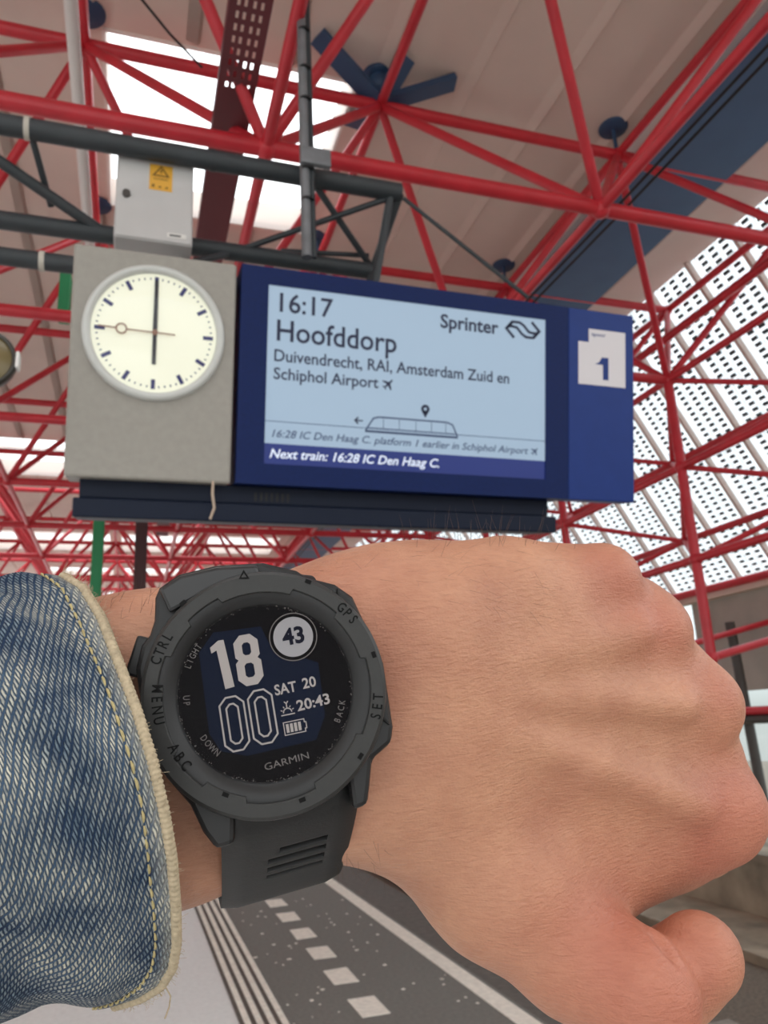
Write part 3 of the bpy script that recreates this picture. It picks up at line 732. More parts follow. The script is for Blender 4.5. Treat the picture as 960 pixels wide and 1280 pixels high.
for cx, cy, d_, r_, k_ in ((770, 712, .190, .009, .8), (835, 775, .193, .008, .9), (905, 862, .195, .008, .7), (925, 1010, .196, .011, 1.0), (905, 1060, .196, .010, .8), (880, 1190, .162, .014, 1.0), (780, 1225, .165, .018, .75), (430, 735, .165, .010, .35), (460, 860, .163, .010, .3)):
    redk += k_ * np.exp(-((V - cl(cx, cy, d_)) ** 2).sum(1) / (2 * r_ * r_))
at_ = me.attributes.new('flush', 'FLOAT', 'POINT'); at_.data.foreach_set('value', np.clip(redk, 0, 1).astype(np.float32))
SKIN = bpy.data.materials.new('skin'); SKIN.use_nodes = True; nt = SKIN.node_tree; b = nt.nodes['Principled BSDF']
N = nt.nodes.new; Lk = nt.links.new
tc = N('ShaderNodeTexCoord'); atn = N('ShaderNodeAttribute'); atn.attribute_name = 'flush'
n1 = N('ShaderNodeTexNoise'); n1.inputs['Scale'].default_value = 55; n1.inputs['Detail'].default_value = 5; Lk(tc.outputs['Object'], n1.inputs['Vector'])
r1 = N('ShaderNodeValToRGB'); r1.color_ramp.elements[0].position = .3; r1.color_ramp.elements[1].position = .72
r1.color_ramp.elements[0].color = (*s2l((182, 128, 102)), 1); r1.color_ramp.elements[1].color = (*s2l((204, 152, 122)), 1); Lk(n1.outputs['Fac'], r1.inputs['Fac'])
mx = N('ShaderNodeMixRGB'); mx.inputs[2].default_value = (*s2l((184, 92, 78)), 1); ml = N('ShaderNodeMath'); ml.operation = 'MULTIPLY'; ml.inputs[1].default_value = .45
Lk(atn.outputs['Fac'], ml.inputs[0]); Lk(ml.outputs[0], mx.inputs[0]); Lk(r1.outputs['Color'], mx.inputs[1])
mpf = N('ShaderNodeMapping'); mpf.inputs['Rotation'].default_value = (0, 0, math.radians(-22)); mpf.inputs['Scale'].default_value = (330, 1500, 700)
Lk(tc.outputs['Object'], mpf.inputs['Vector'])
n2 = N('ShaderNodeTexNoise'); n2.inputs['Scale'].default_value = 1; n2.inputs['Detail'].default_value = 3; n2.inputs['Distortion'].default_value = .6; Lk(mpf.outputs[0], n2.inputs['Vector'])
n3 = N('ShaderNodeTexVoronoi'); n3.inputs['Scale'].default_value = 1500; Lk(tc.outputs['Object'], n3.inputs['Vector'])
ad = N('ShaderNodeMath'); ad.operation = 'MULTIPLY_ADD'; ad.inputs[1].default_value = .25; Lk(n3.outputs['Distance'], ad.inputs[0]); Lk(n2.outputs['Fac'], ad.inputs[2])
bp = N('ShaderNodeBump'); bp.inputs['Strength'].default_value = .8; bp.inputs['Distance'].default_value = .0004; Lk(ad.outputs[0], bp.inputs['Height'])
# tiny darker pores in the colour
r2 = N('ShaderNodeValToRGB'); r2.color_ramp.elements[0].position = .28; r2.color_ramp.elements[1].position = .62; r2.color_ramp.elements[0].color = (.80, .72, .70, 1); r2.color_ramp.elements[1].color = (1, 1, 1, 1)
Lk(n2.outputs['Fac'], r2.inputs['Fac']); mm = N('ShaderNodeMixRGB'); mm.blend_type = 'MULTIPLY'; mm.inputs[0].default_value = .5
Lk(mx.outputs[0], mm.inputs[1]); Lk(r2.outputs[0], mm.inputs[2]); Lk(mm.outputs[0], b.inputs['Base Color'])
Lk(bp.outputs[0], b.inputs['Normal']); b.inputs['Roughness'].default_value = .48; b.inputs['Specular IOR Level'].default_value = .4
b.inputs['Subsurface Weight'].default_value = .12; b.inputs['Subsurface Radius'].default_value = (.0035, .0014, .0008); b.inputs['Subsurface Scale'].default_value = 1.0
me.materials.append(SKIN)
person = bpy.data.objects.new('person', me); COL.objects.link(person)
BASE = Matrix.Translation(Vector(CAM)) @ R3.to_4x4()
person.matrix_world = BASE @ Matrix.Translation(Vector(WR))
tag(person, 'outstretched left forearm and fist in a faded denim sleeve wearing a black watch', 'person')
# fine arm hair
vn = np.zeros((len(V), 3)); fn = np.cross(V[Q[:, 2]] - V[Q[:, 0]], V[Q[:, 3]] - V[Q[:, 1]])
for k in range(4): np.add.at(vn, Q[:, k], fn)
vn /= np.linalg.norm(vn, axis=1)[:, None] + 1e-12
hr = MB(); rs = np.random.RandomState(3)
def hairs(mask, count, lmin, lmax, lean, rad=.00003):
    ids = np.argwhere(mask)[:, 0]
    if len(ids) == 0: return
    for i in rs.choice(ids, count):
        p, nn = V[i] - WR, vn[i]; L = rs.uniform(lmin, lmax); dr = _n(nn * rs.uniform(.35, .9) + np.array(lean) + rs.normal(0, .28, 3)); cv_ = rs.normal(0, .25, 3)
        hr.tube([p - nn * .0003, p + dr * L * .5 + cv_ * L * .06, p + dr * L + cv_ * L * .25], [rad, rad * .8, rad * .25], 4, cap=False)
front = V[:, 2] > -.20
hairs((PX > 500) & (PX < 720) & (np.abs(vn[:, 2]) < .55) & (vn[:, 1] > .5), 110, .004, .010, (.1, .8, 0), .00004)
hairs((PX > 400) & (PX < 680) & (PY < 770) & (vn[:, 2] > .3), 70, .003, .008, (.4, -.5, 0), .000022)
hairs((PX > 110) & (PX < 200) & (vn[:, 1] > .5) & (np.abs(vn[:, 2]) < .6), 55, .002, .005, (.4, .3, 0))
hairs((PX > 415) & (PX < 480) & (PY > 1030) & (vn[:, 1] < -.4), 45, .002, .005, (.2, -.4, 0))
HAIR = mat('brown hair', (88, 64, 50), .4)
tag(hr.build('arm_hair', HAIR, person), 'fine dark arm hair', kind='stuff')

# ------------------------------------------------------------------ denim sleeve
edge = np.array([(86, 724), (112, 740), (135, 777), (156, 832), (178, 890), (197, 950), (211, 1010), (221, 1070), (226, 1130), (227, 1175), (222, 1205), (208, 1228), (184, 1243), (150, 1254)], float) - [8, 0]
seg = np.r_[0, np.cumsum(np.hypot(*np.diff(edge, axis=0).T))]; seg /= seg[-1]
def ringpt(a, t):
    """a in 0..1 round the sleeve (0..0.5 front, top to bottom), t = pixels up the sleeve from the cuff"""
    if a <= .5:
        q = a * 2; q2 = .5 - .5 * math.cos(PI * (.12 + .76 * q)); q2 = (q2 - (.5 - .5 * math.cos(PI * .12))) / (math.cos(PI * .12)); q = .35 * q + .65 * q2
        x = np.interp(q, seg, edge[:, 0]); y = np.interp(q, seg, edge[:, 1]); dd = .164 - .036 * math.sin(PI * q) ** .8
    else:
        q = (a - .5) * 2; x = 150 + (86 - 150) * q + 34 * math.sin(PI * q); y = 1254 + (724 - 1254) * q; dd = .164 + .042 * math.sin(PI * q) ** .8
    g = t / 300.0
    y = 985 + (y - 985) * (1 + .085 * g) + 10 * g + 14 * g * (y > 985) * (y - 985) / 260
    x = x - t - 26 * g * (1 - abs((y - 985) / 300)) * 0
    dd = dd - .010 * g
    return x, y, dd
NA, NT = 260, 90
sv = []; uv = []
noise_seed = np.random.RandomState(5).uniform(0, 6.28, 40)
for it in range(NT + 1):
    t = (it / NT) ** 1.15 * 330
    for ia in range(NA):
        a = ia / NA; p = ringpt(a, t); c = cl(*p); cc = cl(p[0] * .3 + 60 - t * .7, 985, .166); nn = _n(c - cc)
        fold = .0011 * math.sin(9 * a * 2 * PI / 2 + t * .022 + noise_seed[0]) * min(1, t / 60) + .0007 * math.sin(17 * a * PI + t * .05 + noise_seed[1]) * min(1, t / 50)
        hem = .0007 * (1 / (1 + math.exp((t - 30) / 2.0))) - .0006 * math.exp(-((t - 27) / 3.5) ** 2)
        c = c + nn * (fold + hem); sv.append(c - WR)
# uv: metres around and along
sv = np.array(sv).reshape(NT + 1, NA, 3)
me = bpy.data.meshes.new('denim_sleeve'); fs = []
for it in range(NT):
    for ia in range(NA):
        ib = (ia + 1) % NA; fs.append((it * NA + ia, (it + 1) * NA + ia, (it + 1) * NA + ib, it * NA + ib))
me.from_pydata(sv.reshape(-1, 3).tolist(), [], fs); me.update()
ring0 = sv[25]; arc = np.r_[0, np.cumsum(np.linalg.norm(np.diff(np.vstack([ring0, ring0[:1]]), axis=0), axis=1))]
al = np.r_[0, np.cumsum(np.linalg.norm(np.diff(sv[:, NA // 4], axis=0), axis=1))]
uvl = me.uv_layers.new(name='UVMap'); li = 0
for it in range(NT):
    for ia in range(NA):
        for (i_, a_) in ((it, ia), (it + 1, ia), (it + 1, ia + 1), (it, ia + 1)):
            uvl.data[li].uv = (al[i_] * 100, arc[a_] * 100); li += 1
me.polygons.foreach_set('use_smooth', [True] * len(fs))
DEN = bpy.data.materials.new('faded denim twill'); DEN.use_nodes = True; nt = DEN.node_tree; b = nt.nodes['Principled BSDF']; N = nt.nodes.new; Lk = nt.links.new
def mth(op, a, b_=None, c_=None):
    n = N('ShaderNodeMath'); n.operation = op
    for k, v in enumerate((a, b_, c_)):
        if v is None: continue
        if isinstance(v, (int, float)): n.inputs[k].default_value = v
        else: Lk(v, n.inputs[k])
    return n.outputs[0]
uvn = N('ShaderNodeUVMap'); sp = N('ShaderNodeSeparateXYZ')
nzw = N('ShaderNodeTexNoise'); nzw.inputs['Scale'].default_value = .9; nzw.inputs['Detail'].default_value = 2; Lk(uvn.outputs[0], nzw.inputs['Vector'])
Lk(uvn.outputs[0], sp.inputs[0]); U_, V_ = sp.outputs[0], sp.outputs[1]       # centimetres: u up the sleeve, v round it
nzj = N('ShaderNodeTexNoise'); nzj.inputs['Scale'].default_value = 7; Lk(uvn.outputs[0], nzj.inputs['Vector'])
wob = mth('ADD', mth('MULTIPLY', mth('SUBTRACT', nzw.outputs['Fac'], .5), .9), mth('MULTIPLY', mth('SUBTRACT', nzj.outputs['Fac'], .5), .4))
# wales: lines leaning; p counts wales, q runs along a wale
p_ = mth('ADD', mth('MULTIPLY', mth('ADD', U_, mth('MULTIPLY', V_, -.36)), 7.6), wob)
q_ = mth('MULTIPLY', mth('ADD', V_, mth('MULTIPLY', U_, .1)), 8.6)
fp = mth('FRACT', p_); rowi = mth('FLOOR', p_)
qq = mth('FRACT', mth('ADD', mth('ADD', q_, mth('MULTIPLY', fp, 2.1)), mth('MULTIPLY', rowi, .37)))
tri_p = mth('SUBTRACT', 1, mth('ABSOLUTE', mth('MULTIPLY', mth('SUBTRACT', fp, .5), 2)))      # 1 in the wale middle
tri_q = mth('SUBTRACT', 1, mth('ABSOLUTE', mth('MULTIPLY', mth('SUBTRACT', qq, .5), 2)))
def ss(v, a, b_):
    n = N('ShaderNodeMapRange'); n.interpolation_type = 'SMOOTHSTEP'; Lk(v, n.inputs[0]); n.inputs[1].default_value = a; n.inputs[2].default_value = b_; return n.outputs[0]
wn_ = N('ShaderNodeTexWhiteNoise'); wn_.noise_dimensions = '2D'; cb = N('ShaderNodeCombineXYZ')
Lk(rowi, cb.inputs[0]); Lk(mth('FLOOR', mth('ADD', mth('ADD', q_, mth('MULTIPLY', fp, 2.1)), mth('MULTIPLY', rowi, .37))), cb.inputs[1]); Lk(cb.outputs[0], wn_.inputs['Vector'])
thr = mth('MULTIPLY', mth('ADD', .55, mth('MULTIPLY', wn_.outputs[0], .6)), mth('MULTIPLY', ss(tri_p, .16, .5), ss(tri_q, .1, .62)))
nzf = N('ShaderNodeTexNoise'); nzf.inputs['Scale'].default_value = 9; nzf.inputs['Detail'].default_value = 4; Lk(uvn.outputs[0], nzf.inputs['Vector'])
nzl = N('ShaderNodeTexNoise'); nzl.inputs['Scale'].default_value = .55; nzl.inputs['Detail'].default_value = 3; Lk(uvn.outputs[0], nzl.inputs['Vector'])
washr = N('ShaderNodeValToRGB'); washr.color_ramp.elements[0].position = .40; washr.color_ramp.elements[1].position = .60
washr.color_ramp.elements[0].color = (*s2l((38, 54, 78)), 1); washr.color_ramp.elements[1].color = (*s2l((72, 92, 114)), 1); Lk(nzl.outputs['Fac'], washr.inputs['Fac'])
thrc = N('ShaderNodeValToRGB'); thrc.color_ramp.elements[0].position = .38; thrc.color_ramp.elements[1].position = .6
thrc.color_ramp.elements[0].color = (*s2l((122, 140, 154)), 1); thrc.color_ramp.elements[1].color = (*s2l((216, 212, 196)), 1); Lk(nzl.outputs['Fac'], thrc.inputs['Fac'])
mx = N('ShaderNodeMixRGB'); Lk(mth('MULTIPLY', thr, mth('ADD', .2, mth('MULTIPLY', nzf.outputs['Fac'], 1.3))), mx.inputs[0]); Lk(washr.outputs[0], mx.inputs[1]); Lk(thrc.outputs[0], mx.inputs[2])
hemw = ss(U_, .35, .05)                                                        # pale abraded hem edge
mx2 = N('ShaderNodeMixRGB'); mx2.inputs[2].default_value = (*s2l((206, 202, 186)), 1); Lk(mth('MULTIPLY', hemw, mth('MULTIPLY', nzf.outputs['Fac'], .8)), mx2.inputs[0]); Lk(mx.outputs[0], mx2.inputs[1])
Lk(mx2.outputs[0], b.inputs['Base Color']); b.inputs['Roughness'].default_value = .9; b.inputs['Specular IOR Level'].default_value = .15
bp = N('ShaderNodeBump'); bp.inputs['Strength'].default_value = .9; bp.inputs['Distance'].default_value = .0005; Lk(mth('ADD', thr, mth('MULTIPLY', nzf.outputs['Fac'], .3)), bp.inputs['Height']); Lk(bp.outputs[0], b.inputs['Normal'])
me.materials.append(DEN)
sl = bpy.data.objects.new('denim_sleeve', me); link(sl, person); tag(sl, 'faded blue denim sleeve')
so = sl.modifiers.new('thick', 'SOLIDIFY'); so.thickness = .0013; so.offset = -1
TAN = mat('cream overlock thread', (186, 170, 142), .85, noise=.18, nscale=900)
m = MB(); r0 = sv[0]; n_ = 1100; pts = []; rr = []
for k in range(n_):
    a = k / n_ * NA; i_ = int(a); fr = a - i_; c = r0[i_ % NA] * (1 - fr) + r0[(i_ + 1) % NA] * fr
    pts.append(c); rr.append(.00078 + .00022 * abs(math.sin(k * PI / 5)))
m.tube(pts, rr, 10, closed=True); m.build('cuff_edge', TAN, sl)
YST = mat('yellow hem thread', (186, 170, 122), .8, noise=.2, nscale=800)
m = MB(); row = None
ti = next(i for i in range(NT) if (i / NT) ** 1.15 * 330 > 24); rr_ = sv[ti]
arcr = np.r_[0, np.cumsum(np.linalg.norm(np.diff(np.vstack([rr_, rr_[:1]]), axis=0), axis=1))]
cx = rr_.mean(0); tot = arcr[-1]; k = 0.0
def onring(s_):
    s_ = s_ % tot; i_ = int(np.searchsorted(arcr, s_, 'right') - 1); fr = (s_ - arcr[i_]) / max(1e-9, arcr[i_ + 1] - arcr[i_]); c = rr_[i_ % NA] * (1 - fr) + rr_[(i_ + 1) % NA] * fr; return c + _n(c - cx) * .0004
while k < tot - .003:
    m.tube([onring(k) - _n(onring(k) - cx) * .0004, onring(k + .0007), onring(k + .0014), onring(k + .0021) - _n(onring(k + .0021) - cx) * .0004], [.00014, .00026, .00026, .00014], 7); k += .0028
tag(m.build('hem_stitching', YST, sl), 'yellow hem stitching', kind='stuff')
m = MB()
for k in range(420):
    ia = rs.randint(0, NA // 2) if k < 300 else rs.choice(np.r_[0:22, NA - 14:NA]); base = r0[ia % NA]; nn = _n(base - (cl(120, 985, .166) - WR)); 
    d = _n(nn * .8 + np.array([.5, .1, 0]) + rs.normal(0, .5, 3)); L = rs.uniform(.0006, .0016) * (1.5 if k >= 300 else 1)
    m.tube([base + nn * .0006, base + nn * .0006 + d * L * .6, base + nn * .0006 + d * L + rs.normal(0, .0003, 3)], .00003, 4, cap=False)
e0 = cl(206, 1232, .160) - WR; m.tube([e0 + [-.0004, .001, -.002], e0, e0 + [.0012, -.0022, 0], e0 + [.0009, -.0045, 0], e0 + [.0000, -.0068, 0]], .00017, 6); m.tube([e0 + [-.0016, .001, -.002], e0 + [-.0016, -.0008, 0], e0 + [-.0006, -.0022, 0]], .00015, 6)
tag(m.build('frayed_threads', TAN, sl), 'loose frayed threads', kind='stuff')

# ------------------------------------------------------------------ wristwatch
WCX, WCY, WD = 332.5, 865.0, .143
Cw = np.array([(WCX - 480) / F * WD, -(WCY - 640) / F * WD, -WD]); nW = _n(-Cw)
e1 = np.array([1.0, 0, 0]); e1 = _n(e1 - nW * np.dot(e1, nW)); e2 = np.cross(nW, e1)
WL = Matrix([[e1[k], e2[k], nW[k], Cw[k]] for k in range(3)] + [[0, 0, 0, 1]])
watch = bpy.data.objects.new('wristwatch', None); watch.empty_display_size = .02; COL.objects.link(watch); watch.matrix_world = BASE @ WL
tag(watch, 'rugged black digital watch strapped round the wrist reading 18 00', 'watch')
mm_ = .001
def W(px, py, h=0.0):
    """pixel -> watch-local metres on the plane at height h (mm) above the bezel top"""
    r = np.array([(px - 480) / F, -(py - 640) / F, -1.0]); c = Cw + nW * h * mm_; t = np.dot(c, nW) / np.dot(r, nW); p = r * t - Cw
    return np.array([p @ e1, p @ e2])
def c5(cx, cy, h=0): return W(150 + cx / 2.743, 690 + cy / 2.743, h)
def c4(cx, cy, h=0): return W(230 + cx / 4.174, 760 + cy / 4.174, h)
RUB = mat('matte black rubber', (27, 27, 27), .55, noise=.08, nscale=1500, bump=.05); RUB2 = mat('graphite bezel', (43, 43, 42), .5, noise=.08, nscale=900)
CASEM = mat('black case plastic', (25, 25, 26), .45); EMB = mat('embossed black lettering', (9, 9, 9), .5, spec=.15)
R0 = np.linalg.norm(W(WCX + 152, WCY) ) / 1.004
# case body
out = [(52, 400), (72, 320), (100, 285), (116, 235), (119, 155), (133, 122), (200, 75), (325, 45), (490, 35), (605, 62), (640, 85), (738, 110), (798, 152), (905, 380), (938, 600), (932, 655), (866, 712), (858, 800), (850, 868), (800, 888), (785, 770), (395, 860), (392, 1003), (330, 1022), (285, 965), (240, 870), (170, 790), (110, 640), (62, 480)]
poly = [tuple(c5(x, y, -3)) for x, y in out]
m = MB(); m.prism(poly, -.0115, -.0032); m.build('case', CASEM, watch, bevel=.0009)
lug = [(133, 128), (205, 82), (330, 52), (470, 44), (500, 120), (300, 140), (170, 210)]
m = MB(); m.prism([tuple(c5(x, y, -2)) for x, y in lug], -.0034, -.0014); m.build('lug_guard', mat('polished black lug', (44, 44, 45), .3), watch, bevel=.0007)
g2 = [(745, 118), (796, 156), (900, 385), (930, 600), (880, 560), (840, 330), (740, 190)]
m = MB(); m.prism([tuple(c5(x, y, -2)) for x, y in g2], -.0034, -.0022); m.build('side_guard', RUB, watch, bevel=.0006)
# bezel: lower inner flat plus raised outer ring with stepped inner edge
m = MB(); kpx = R0 / 152
m.lathe([(108 * kpx, -.0020), (111 * kpx, -.0012), (127 * kpx, -.0005), (140 * kpx, -.0005), (140 * kpx, -.004)], 120); m.build('inner_ring', CASEM, watch)
NB = 360; v = []; f_ = []
def rin(a):
    d_ = math.degrees(a) % 360
    steps = [(20, 48), (78, 98 + 20), (140, 160), (178, 214), (238, 262), (300, 336)]
    for p, q in steps:
        if p <= d_ <= q: return 124.0
    return 131.0
prof = lambda a: [(rin(a), -.0006), (rin(a) + .3, -.00015), (rin(a) + 1.5, 0.0), (146.5, 0.0), (150.5, -.0005), (152, -.0014), (152, -.0034)]
for k in range(NB):
    a = 2 * PI * k / NB
    for r, z_ in prof(a): v.append((r * kpx * math.cos(a), r * kpx * math.sin(a), z_))
for k in range(NB):
    for i in range(6): f_.append((k * 7 + i, ((k + 1) % NB) * 7 + i, ((k + 1) % NB) * 7 + i + 1, k * 7 + i + 1))
m = MB(); m.add(v, [q[::-1] for q in f_], 0, False); bz = m.build('bezel', RUB2, watch)
for p_ in bz.data.polygons: p_.use_smooth = False
# embossed words
def arc_text(mb, s, cpx, cpy, h, spread, outward, z_, hoff):
    c = W(cpx, cpy, hoff); R = math.hypot(*c); a0 = math.atan2(c[1], c[0]); n = len(s)
    for i, ch in enumerate(s):
        da = (i - (n - 1) / 2) * spread / R
        a = a0 - da if outward else a0 + da
        rot = a - PI / 2 if outward else a + PI / 2
        bx, by = (R - h / 2) * math.cos(a), (R - h / 2) * math.sin(a)
        if not outward: bx, by = (R + h / 2) * math.cos(a), (R + h / 2) * math.sin(a)
        text_mb(mb, ch, h, (bx, by), rot, z_, None, .0 if hoff else .02, align='CENTER', sx=.74)
m = MB(); ez = .00012; eh = 13.5 * kpx
arc_text(m, 'CTRL', 201, 810, eh, 10.6 * kpx, True, ez, 0); arc_text(m, 'MENU', 197, 881, eh, 12.6 * kpx, False, ez, 0); arc_text(m, 'ABC', 225, 946, eh, 12.6 * kpx, False, ez, 0)
arc_text(m, 'SET', 471, 883, eh, 12 * kpx, False, ez, 0); arc_text(m, 'GPS', 435, 766, eh, 11 * kpx, True, ez, 0)
tz_ = [c5(412, 90), c5(440, 90), c5(424, 66)]
m.stroke([tuple(q) for q in tz_], 2 * kpx, ez, closed=True)
for (x_, y_) in ((216, 175), (645, 102), (870, 352), (825, 700), (625, 850), (362, 832)):
    c = c5(x_, y_); a = math.atan2(c[1], c[0]); t_ = np.array([-math.sin(a), math.cos(a)]); r_ = np.array([math.cos(a), math.sin(a)])
    m.add([(*(c + t_ * i * 4 * kpx + r_ * j * 2.6 * kpx), ez) for i, j in ((-1, -1), (-1, 1), (1, 1), (1, -1))], [(0, 3, 2, 1)])
tag(m.build('bezel_lettering', EMB, bz), 'embossed black words')
# dial, screen, printing
FACE = mat('black dial', (11, 8, 10), .22, spec=.06); LCDW = mat('navy memory screen', (17, 24, 42), .25, spec=.06); PIX = mat('pale grey pixels', (168, 161, 157), .7, spec=.1); PRT = mat('grey dial printing', (104, 98, 96), .6)
SUBW = mat('pale subdial', (150, 148, 150), .55); DKP = mat('dark pixels', (22, 24, 38), .7, spec=.1)
hz = -1.9; zf = hz * mm_
m = MB(); m.disc((0, 0), 110 * kpx, zf - .0001, 96); m.build('dial', FACE, watch)
m = MB(); m.add([(*c4(x_, y_, hz), zf + .00002) for x_, y_ in ((78, 235), (152, 128), (400, 96), (452, 200), (700, 285), (736, 560), (690, 688), (330, 772), (192, 748), (132, 655))], [tuple(range(9, -1, -1))]); scr = m.build('screen', LCDW, watch)
zt_ = zf + .00006
t = MB(); TILT = math.radians(11.2); k4 = kpx / 4.174
t.add([(*c4(x_, y_, hz), zt_) for x_, y_ in ((136, 208), (178, 170), (206, 166), (264, 410), (216, 424), (170, 222), (143, 238))], [tuple(range(6, -1, -1))])
def lp(cx_, cy_, pts, tilt=TILT):
    c = c4(cx_, cy_, hz); ca, sa = math.cos(tilt), math.sin(tilt)
    return [(c[0] + (x_ * ca - y_ * sa) * k4, c[1] + (x_ * sa + y_ * ca) * k4) for x_, y_ in pts]
def octo(hw_, y0, y1, ch): return [(-hw_ + ch, y0), (hw_ - ch, y0), (hw_, y0 + ch), (hw_, y1 - ch), (hw_ - ch, y1), (-hw_ + ch, y1), (-hw_, y1 - ch), (-hw_, y0 + ch)]
t.stroke(lp(335, 270, octo(43, 4, 112, 24)), 42 * k4, zt_, closed=True); t.stroke(lp(335, 270, octo(45, -112, 4, 24)), 42 * k4, zt_ + .00002, closed=True)
for cx_, cy_ in ((263, 603), (411, 566)):
    t.stroke(lp(cx_, cy_, octo(62, -136, 136, 36)), 9 * k4, zt_, closed=True); t.stroke(lp(cx_, cy_, octo(30, -100, 100, 20)), 9 * k4, zt_, closed=True)
t.build('hour_minute_digits', PIX, scr)
t = MB()
def wt_(s, x0, y0, x1, y1, h, bold=.03): 
    a, b_ = c4(x0, y0, hz), c4(x1, y1, hz); d = b_ - a; text_mb(t, s, h * k4, tuple(a), math.atan2(d[1], d[0]), zt_, float(np.hypot(*d)), bold)
wt_('SAT', 477, 456, 590, 432, 55); wt_('20', 622, 421, 692, 406, 55); wt_('20:43', 594, 538, 764, 496, 56)
ang = math.radians(11)
t.stroke(lp(540, 548, [(-34, -8), (38, -8)]), 6 * k4, zt_); t.stroke(lp(541, 545, [(22 * math.cos(a), 22 * math.sin(a)) for a in np.linspace(0, PI, 9)]), 6 * k4, zt_)
for a in (25, 60, 120, 155): t.stroke(lp(541, 545, [(28 * math.cos(math.radians(a)), 28 * math.sin(math.radians(a))), (38 * math.cos(math.radians(a)), 38 * math.sin(math.radians(a)))]), 5 * k4, zt_)
t.stroke(lp(533, 497, [(-10, 10), (0, -2), (10, 10)]), 6 * k4, zt_); t.stroke(lp(535, 510, [(0, 8), (0, -14)]), 6 * k4, zt_)
t.stroke(lp(577, 621, [(-54, -32), (54, -32), (54, -16), (62, -16), (62, 16), (54, 16), (54, 32), (-54, 32)]), 5 * k4, zt_, closed=True)
for k in range(4): t.stroke(lp(577, 621, [(-36 + k * 21, -22), (-36 + k * 21, 22)]), 15 * k4, zt_)
t.build('date_and_icons', PIX, scr)
t = MB(); c = c4(570, 150, hz)
t.disc(c, 106 * k4, zt_ + .00003, 48); sd_ = t.build('subdial', SUBW, watch); tag(sd_, 'pale round subdial')
t = MB(); t.disc(c, 124 * k4, zt_ + .00003, 48, r0=106 * k4); t.build('subdial_gap', FACE, sd_)
t = MB(); t.disc(c, 128 * k4, zt_ + .00006, 48, r0=123 * k4); t.build('subdial_ring', PRT, sd_)
t = MB(); a, b_ = c4(519, 196, hz), c4(632, 174, hz); d = b_ - a; text_mb(t, '43', 88 * k4, tuple(a), math.atan2(d[1], d[0]), zt_ + .00008, float(np.hypot(*d)), .045); t.build('subdial_digits', DKP, sd_)
t = MB(); a, b_ = c4(424, 848, hz), c4(654, 784, hz); d = b_ - a; text_mb(t, 'GARMIN', 36 * k4, tuple(a), math.atan2(d[1], d[0]), zt_, float(np.hypot(*d)), 0)
ph = 8.5 * kpx
arc_text(t, 'LIGHT', 240.5, 820, ph, 6.8 * kpx, True, zt_, hz); arc_text(t, 'UP', 233.5, 876, ph, 7.2 * kpx, False, zt_, hz); arc_text(t, 'DOWN', 263, 932, ph, 8.0 * kpx, False, zt_, hz)
arc_text(t, 'BACK', 425, 889, ph, 7.6 * kpx, False, zt_, hz)
t.build('dial_printing', PRT, watch)
t = MB()
for k in range(260):                          # dust caught along the lens edge
    a = rs.uniform(0, 2 * PI); r = (108.5 - abs(rs.normal(0, 2.2))) * kpx; q = rs.uniform(.00004, .00012)
    if rs.uniform() < .8 and not (math.sin(a) < -.1 or math.cos(a) < -.6): 
        if rs.uniform() < .6: continue
    t.add([(r * math.cos(a) + i * q, r * math.sin(a) + j * q, -.00152) for i, j in ((-1, -.6), (.7, -1), (1, .8), (-.5, 1))], [(0, 1, 2, 3)])
tag(t.build('lens_dust', PRT, watch), 'pale dust specks', kind='stuff')
WGL = glass_mat('watch lens', (.97, .97, .98), .002, .25)
m = MB(); m.disc((0, 0), 110 * kpx, -.0016, 96); m.build('lens', WGL, watch)
# left button under its guard
m = MB(); m.obox([*c5(70, 360, -5), -.0062], [math.cos(2.9), math.sin(2.9), 0], [-math.sin(2.9), math.cos(2.9), 0], [0, 0, 1], .0018, .0038, .0016); m.build('button', CASEM, watch, bevel=.0005)
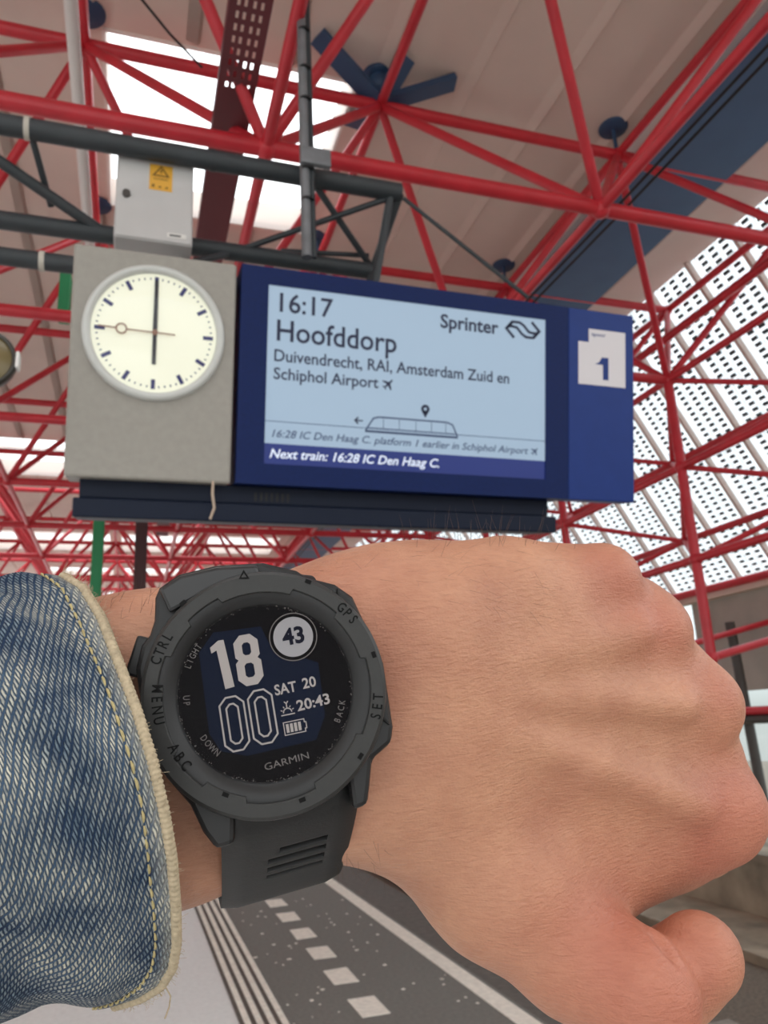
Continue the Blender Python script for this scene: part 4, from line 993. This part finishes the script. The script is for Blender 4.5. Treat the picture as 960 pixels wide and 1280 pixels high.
# strap: a band following the wrist section, with three slots under the case
WLi = np.array(WL.inverted())
a3 = cl(*wc(430, 0), D(430)) - cl(*wc(200, 0), D(200)); a3 = _n(a3)
w3 = np.array([0, 0, -1.0]); w3 = _n(w3 - a3 * np.dot(w3, a3)); p3 = np.cross(a3, w3); p3 = p3 if p3[1] < 0 else -p3
cen = cl(*wc(320, 0), D(320) + .0015)
off_ = 71 * 1.04 * .1755 / F; rw = 106 * .1755 / F
def stad(s_, grow):
    c_, q = math.cos(s_), math.sin(s_); r = rw + grow
    return cen + p3 * (c_ * r + off_ * max(-1, min(1, c_ * 3))) + w3 * q * r
SW = 13.0 * mm_
def wl(x, y, z): return Cw + e1 * x * mm_ + e2 * y * mm_ + nW * z * mm_
def inplane(p): return cen + (p - cen) - a3 * np.dot(p - cen, a3)
def strap(path, slots, name, nsub):
    pts = [inplane(p) for p in path]; dn = []
    for i in range(len(pts) - 1):                     # Catmull-Rom through the path
        p0, p1, p2, p3_ = pts[max(0, i - 1)], pts[i], pts[i + 1], pts[min(len(pts) - 1, i + 2)]
        for k in range(8):
            t = k / 8; dn.append(.5 * (2 * p1 + (p2 - p0) * t + (2 * p0 - 5 * p1 + 4 * p2 - p3_) * t * t + (3 * p1 - p0 - 3 * p2 + p3_) * t ** 3))
    dn.append(pts[-1]); dn = np.array(dn); L = np.r_[0, np.cumsum(np.linalg.norm(np.diff(dn, axis=0), axis=1))]
    g_ = np.linspace(0, L[-1], nsub + 1); path_ = np.stack([np.interp(g_, L, dn[:, k]) for k in range(3)], 1)
    bm = bmesh.new(); nw = 24; g = []; steps = L[-1] / nsub * 1000
    for i, c in enumerate(path_):
        tg = _n(path_[min(nsub, i + 1)] - path_[max(0, i - 1)]); up = np.cross(tg, a3); up = up if np.dot(up, c - cen) > 0 else -up; row = []
        for k in range(nw + 1):
            x_ = -1 + 2 * k / nw; pt = c + up * (.0016 - .0008 * max(0, abs(x_) - .75) / .25) + a3 * x_ * SW
            row.append(bm.verts.new((WLi @ np.append(pt, 1))[:3]))
        g.append(row)
    for i in range(nsub):
        mmp = i * steps
        for k in range(nw):
            if any(a <= mmp < b_ and c_ <= k < d_ for a, b_, c_, d_ in slots): continue
            bm.faces.new((g[i][k], g[i][k + 1], g[i + 1][k + 1], g[i + 1][k]))
    me = bpy.data.meshes.new(name); bmesh.ops.recalc_face_normals(bm, faces=bm.faces); bm.to_mesh(me); bm.free(); me.polygons.foreach_set('use_smooth', [True] * len(me.polygons)); me.materials.append(RUB)
    o = bpy.data.objects.new(name, me); link(o, watch); s = o.modifiers.new('t', 'SOLIDIFY'); s.thickness = .0024; s.offset = 0
    bv = o.modifiers.new('b', 'BEVEL'); bv.width = .0004; bv.segments = 2; bv.limit_method = 'ANGLE'; bv.angle_limit = .7
    return o
strap([wl(-4, -16, -8), wl(-4, -20, -8), wl(-4, -25.5, -9.5)] + [stad(a, .0012) for a in (-.30, 0, .35, .8, 1.2, 1.6)],
      [(15.5, 17.5, 10, 19), (19.4, 21.6, 8, 19), (23.2, 25.4, 8, 19), (27, 29.2, 8, 19)], 'strap', 120)
strap([wl(4, 17, -10.5), wl(4, 20.5, -11)] + [stad(PI - a, -.002) for a in (-.35, 0, .4, .9, 1.4)], [], 'strap', 60)
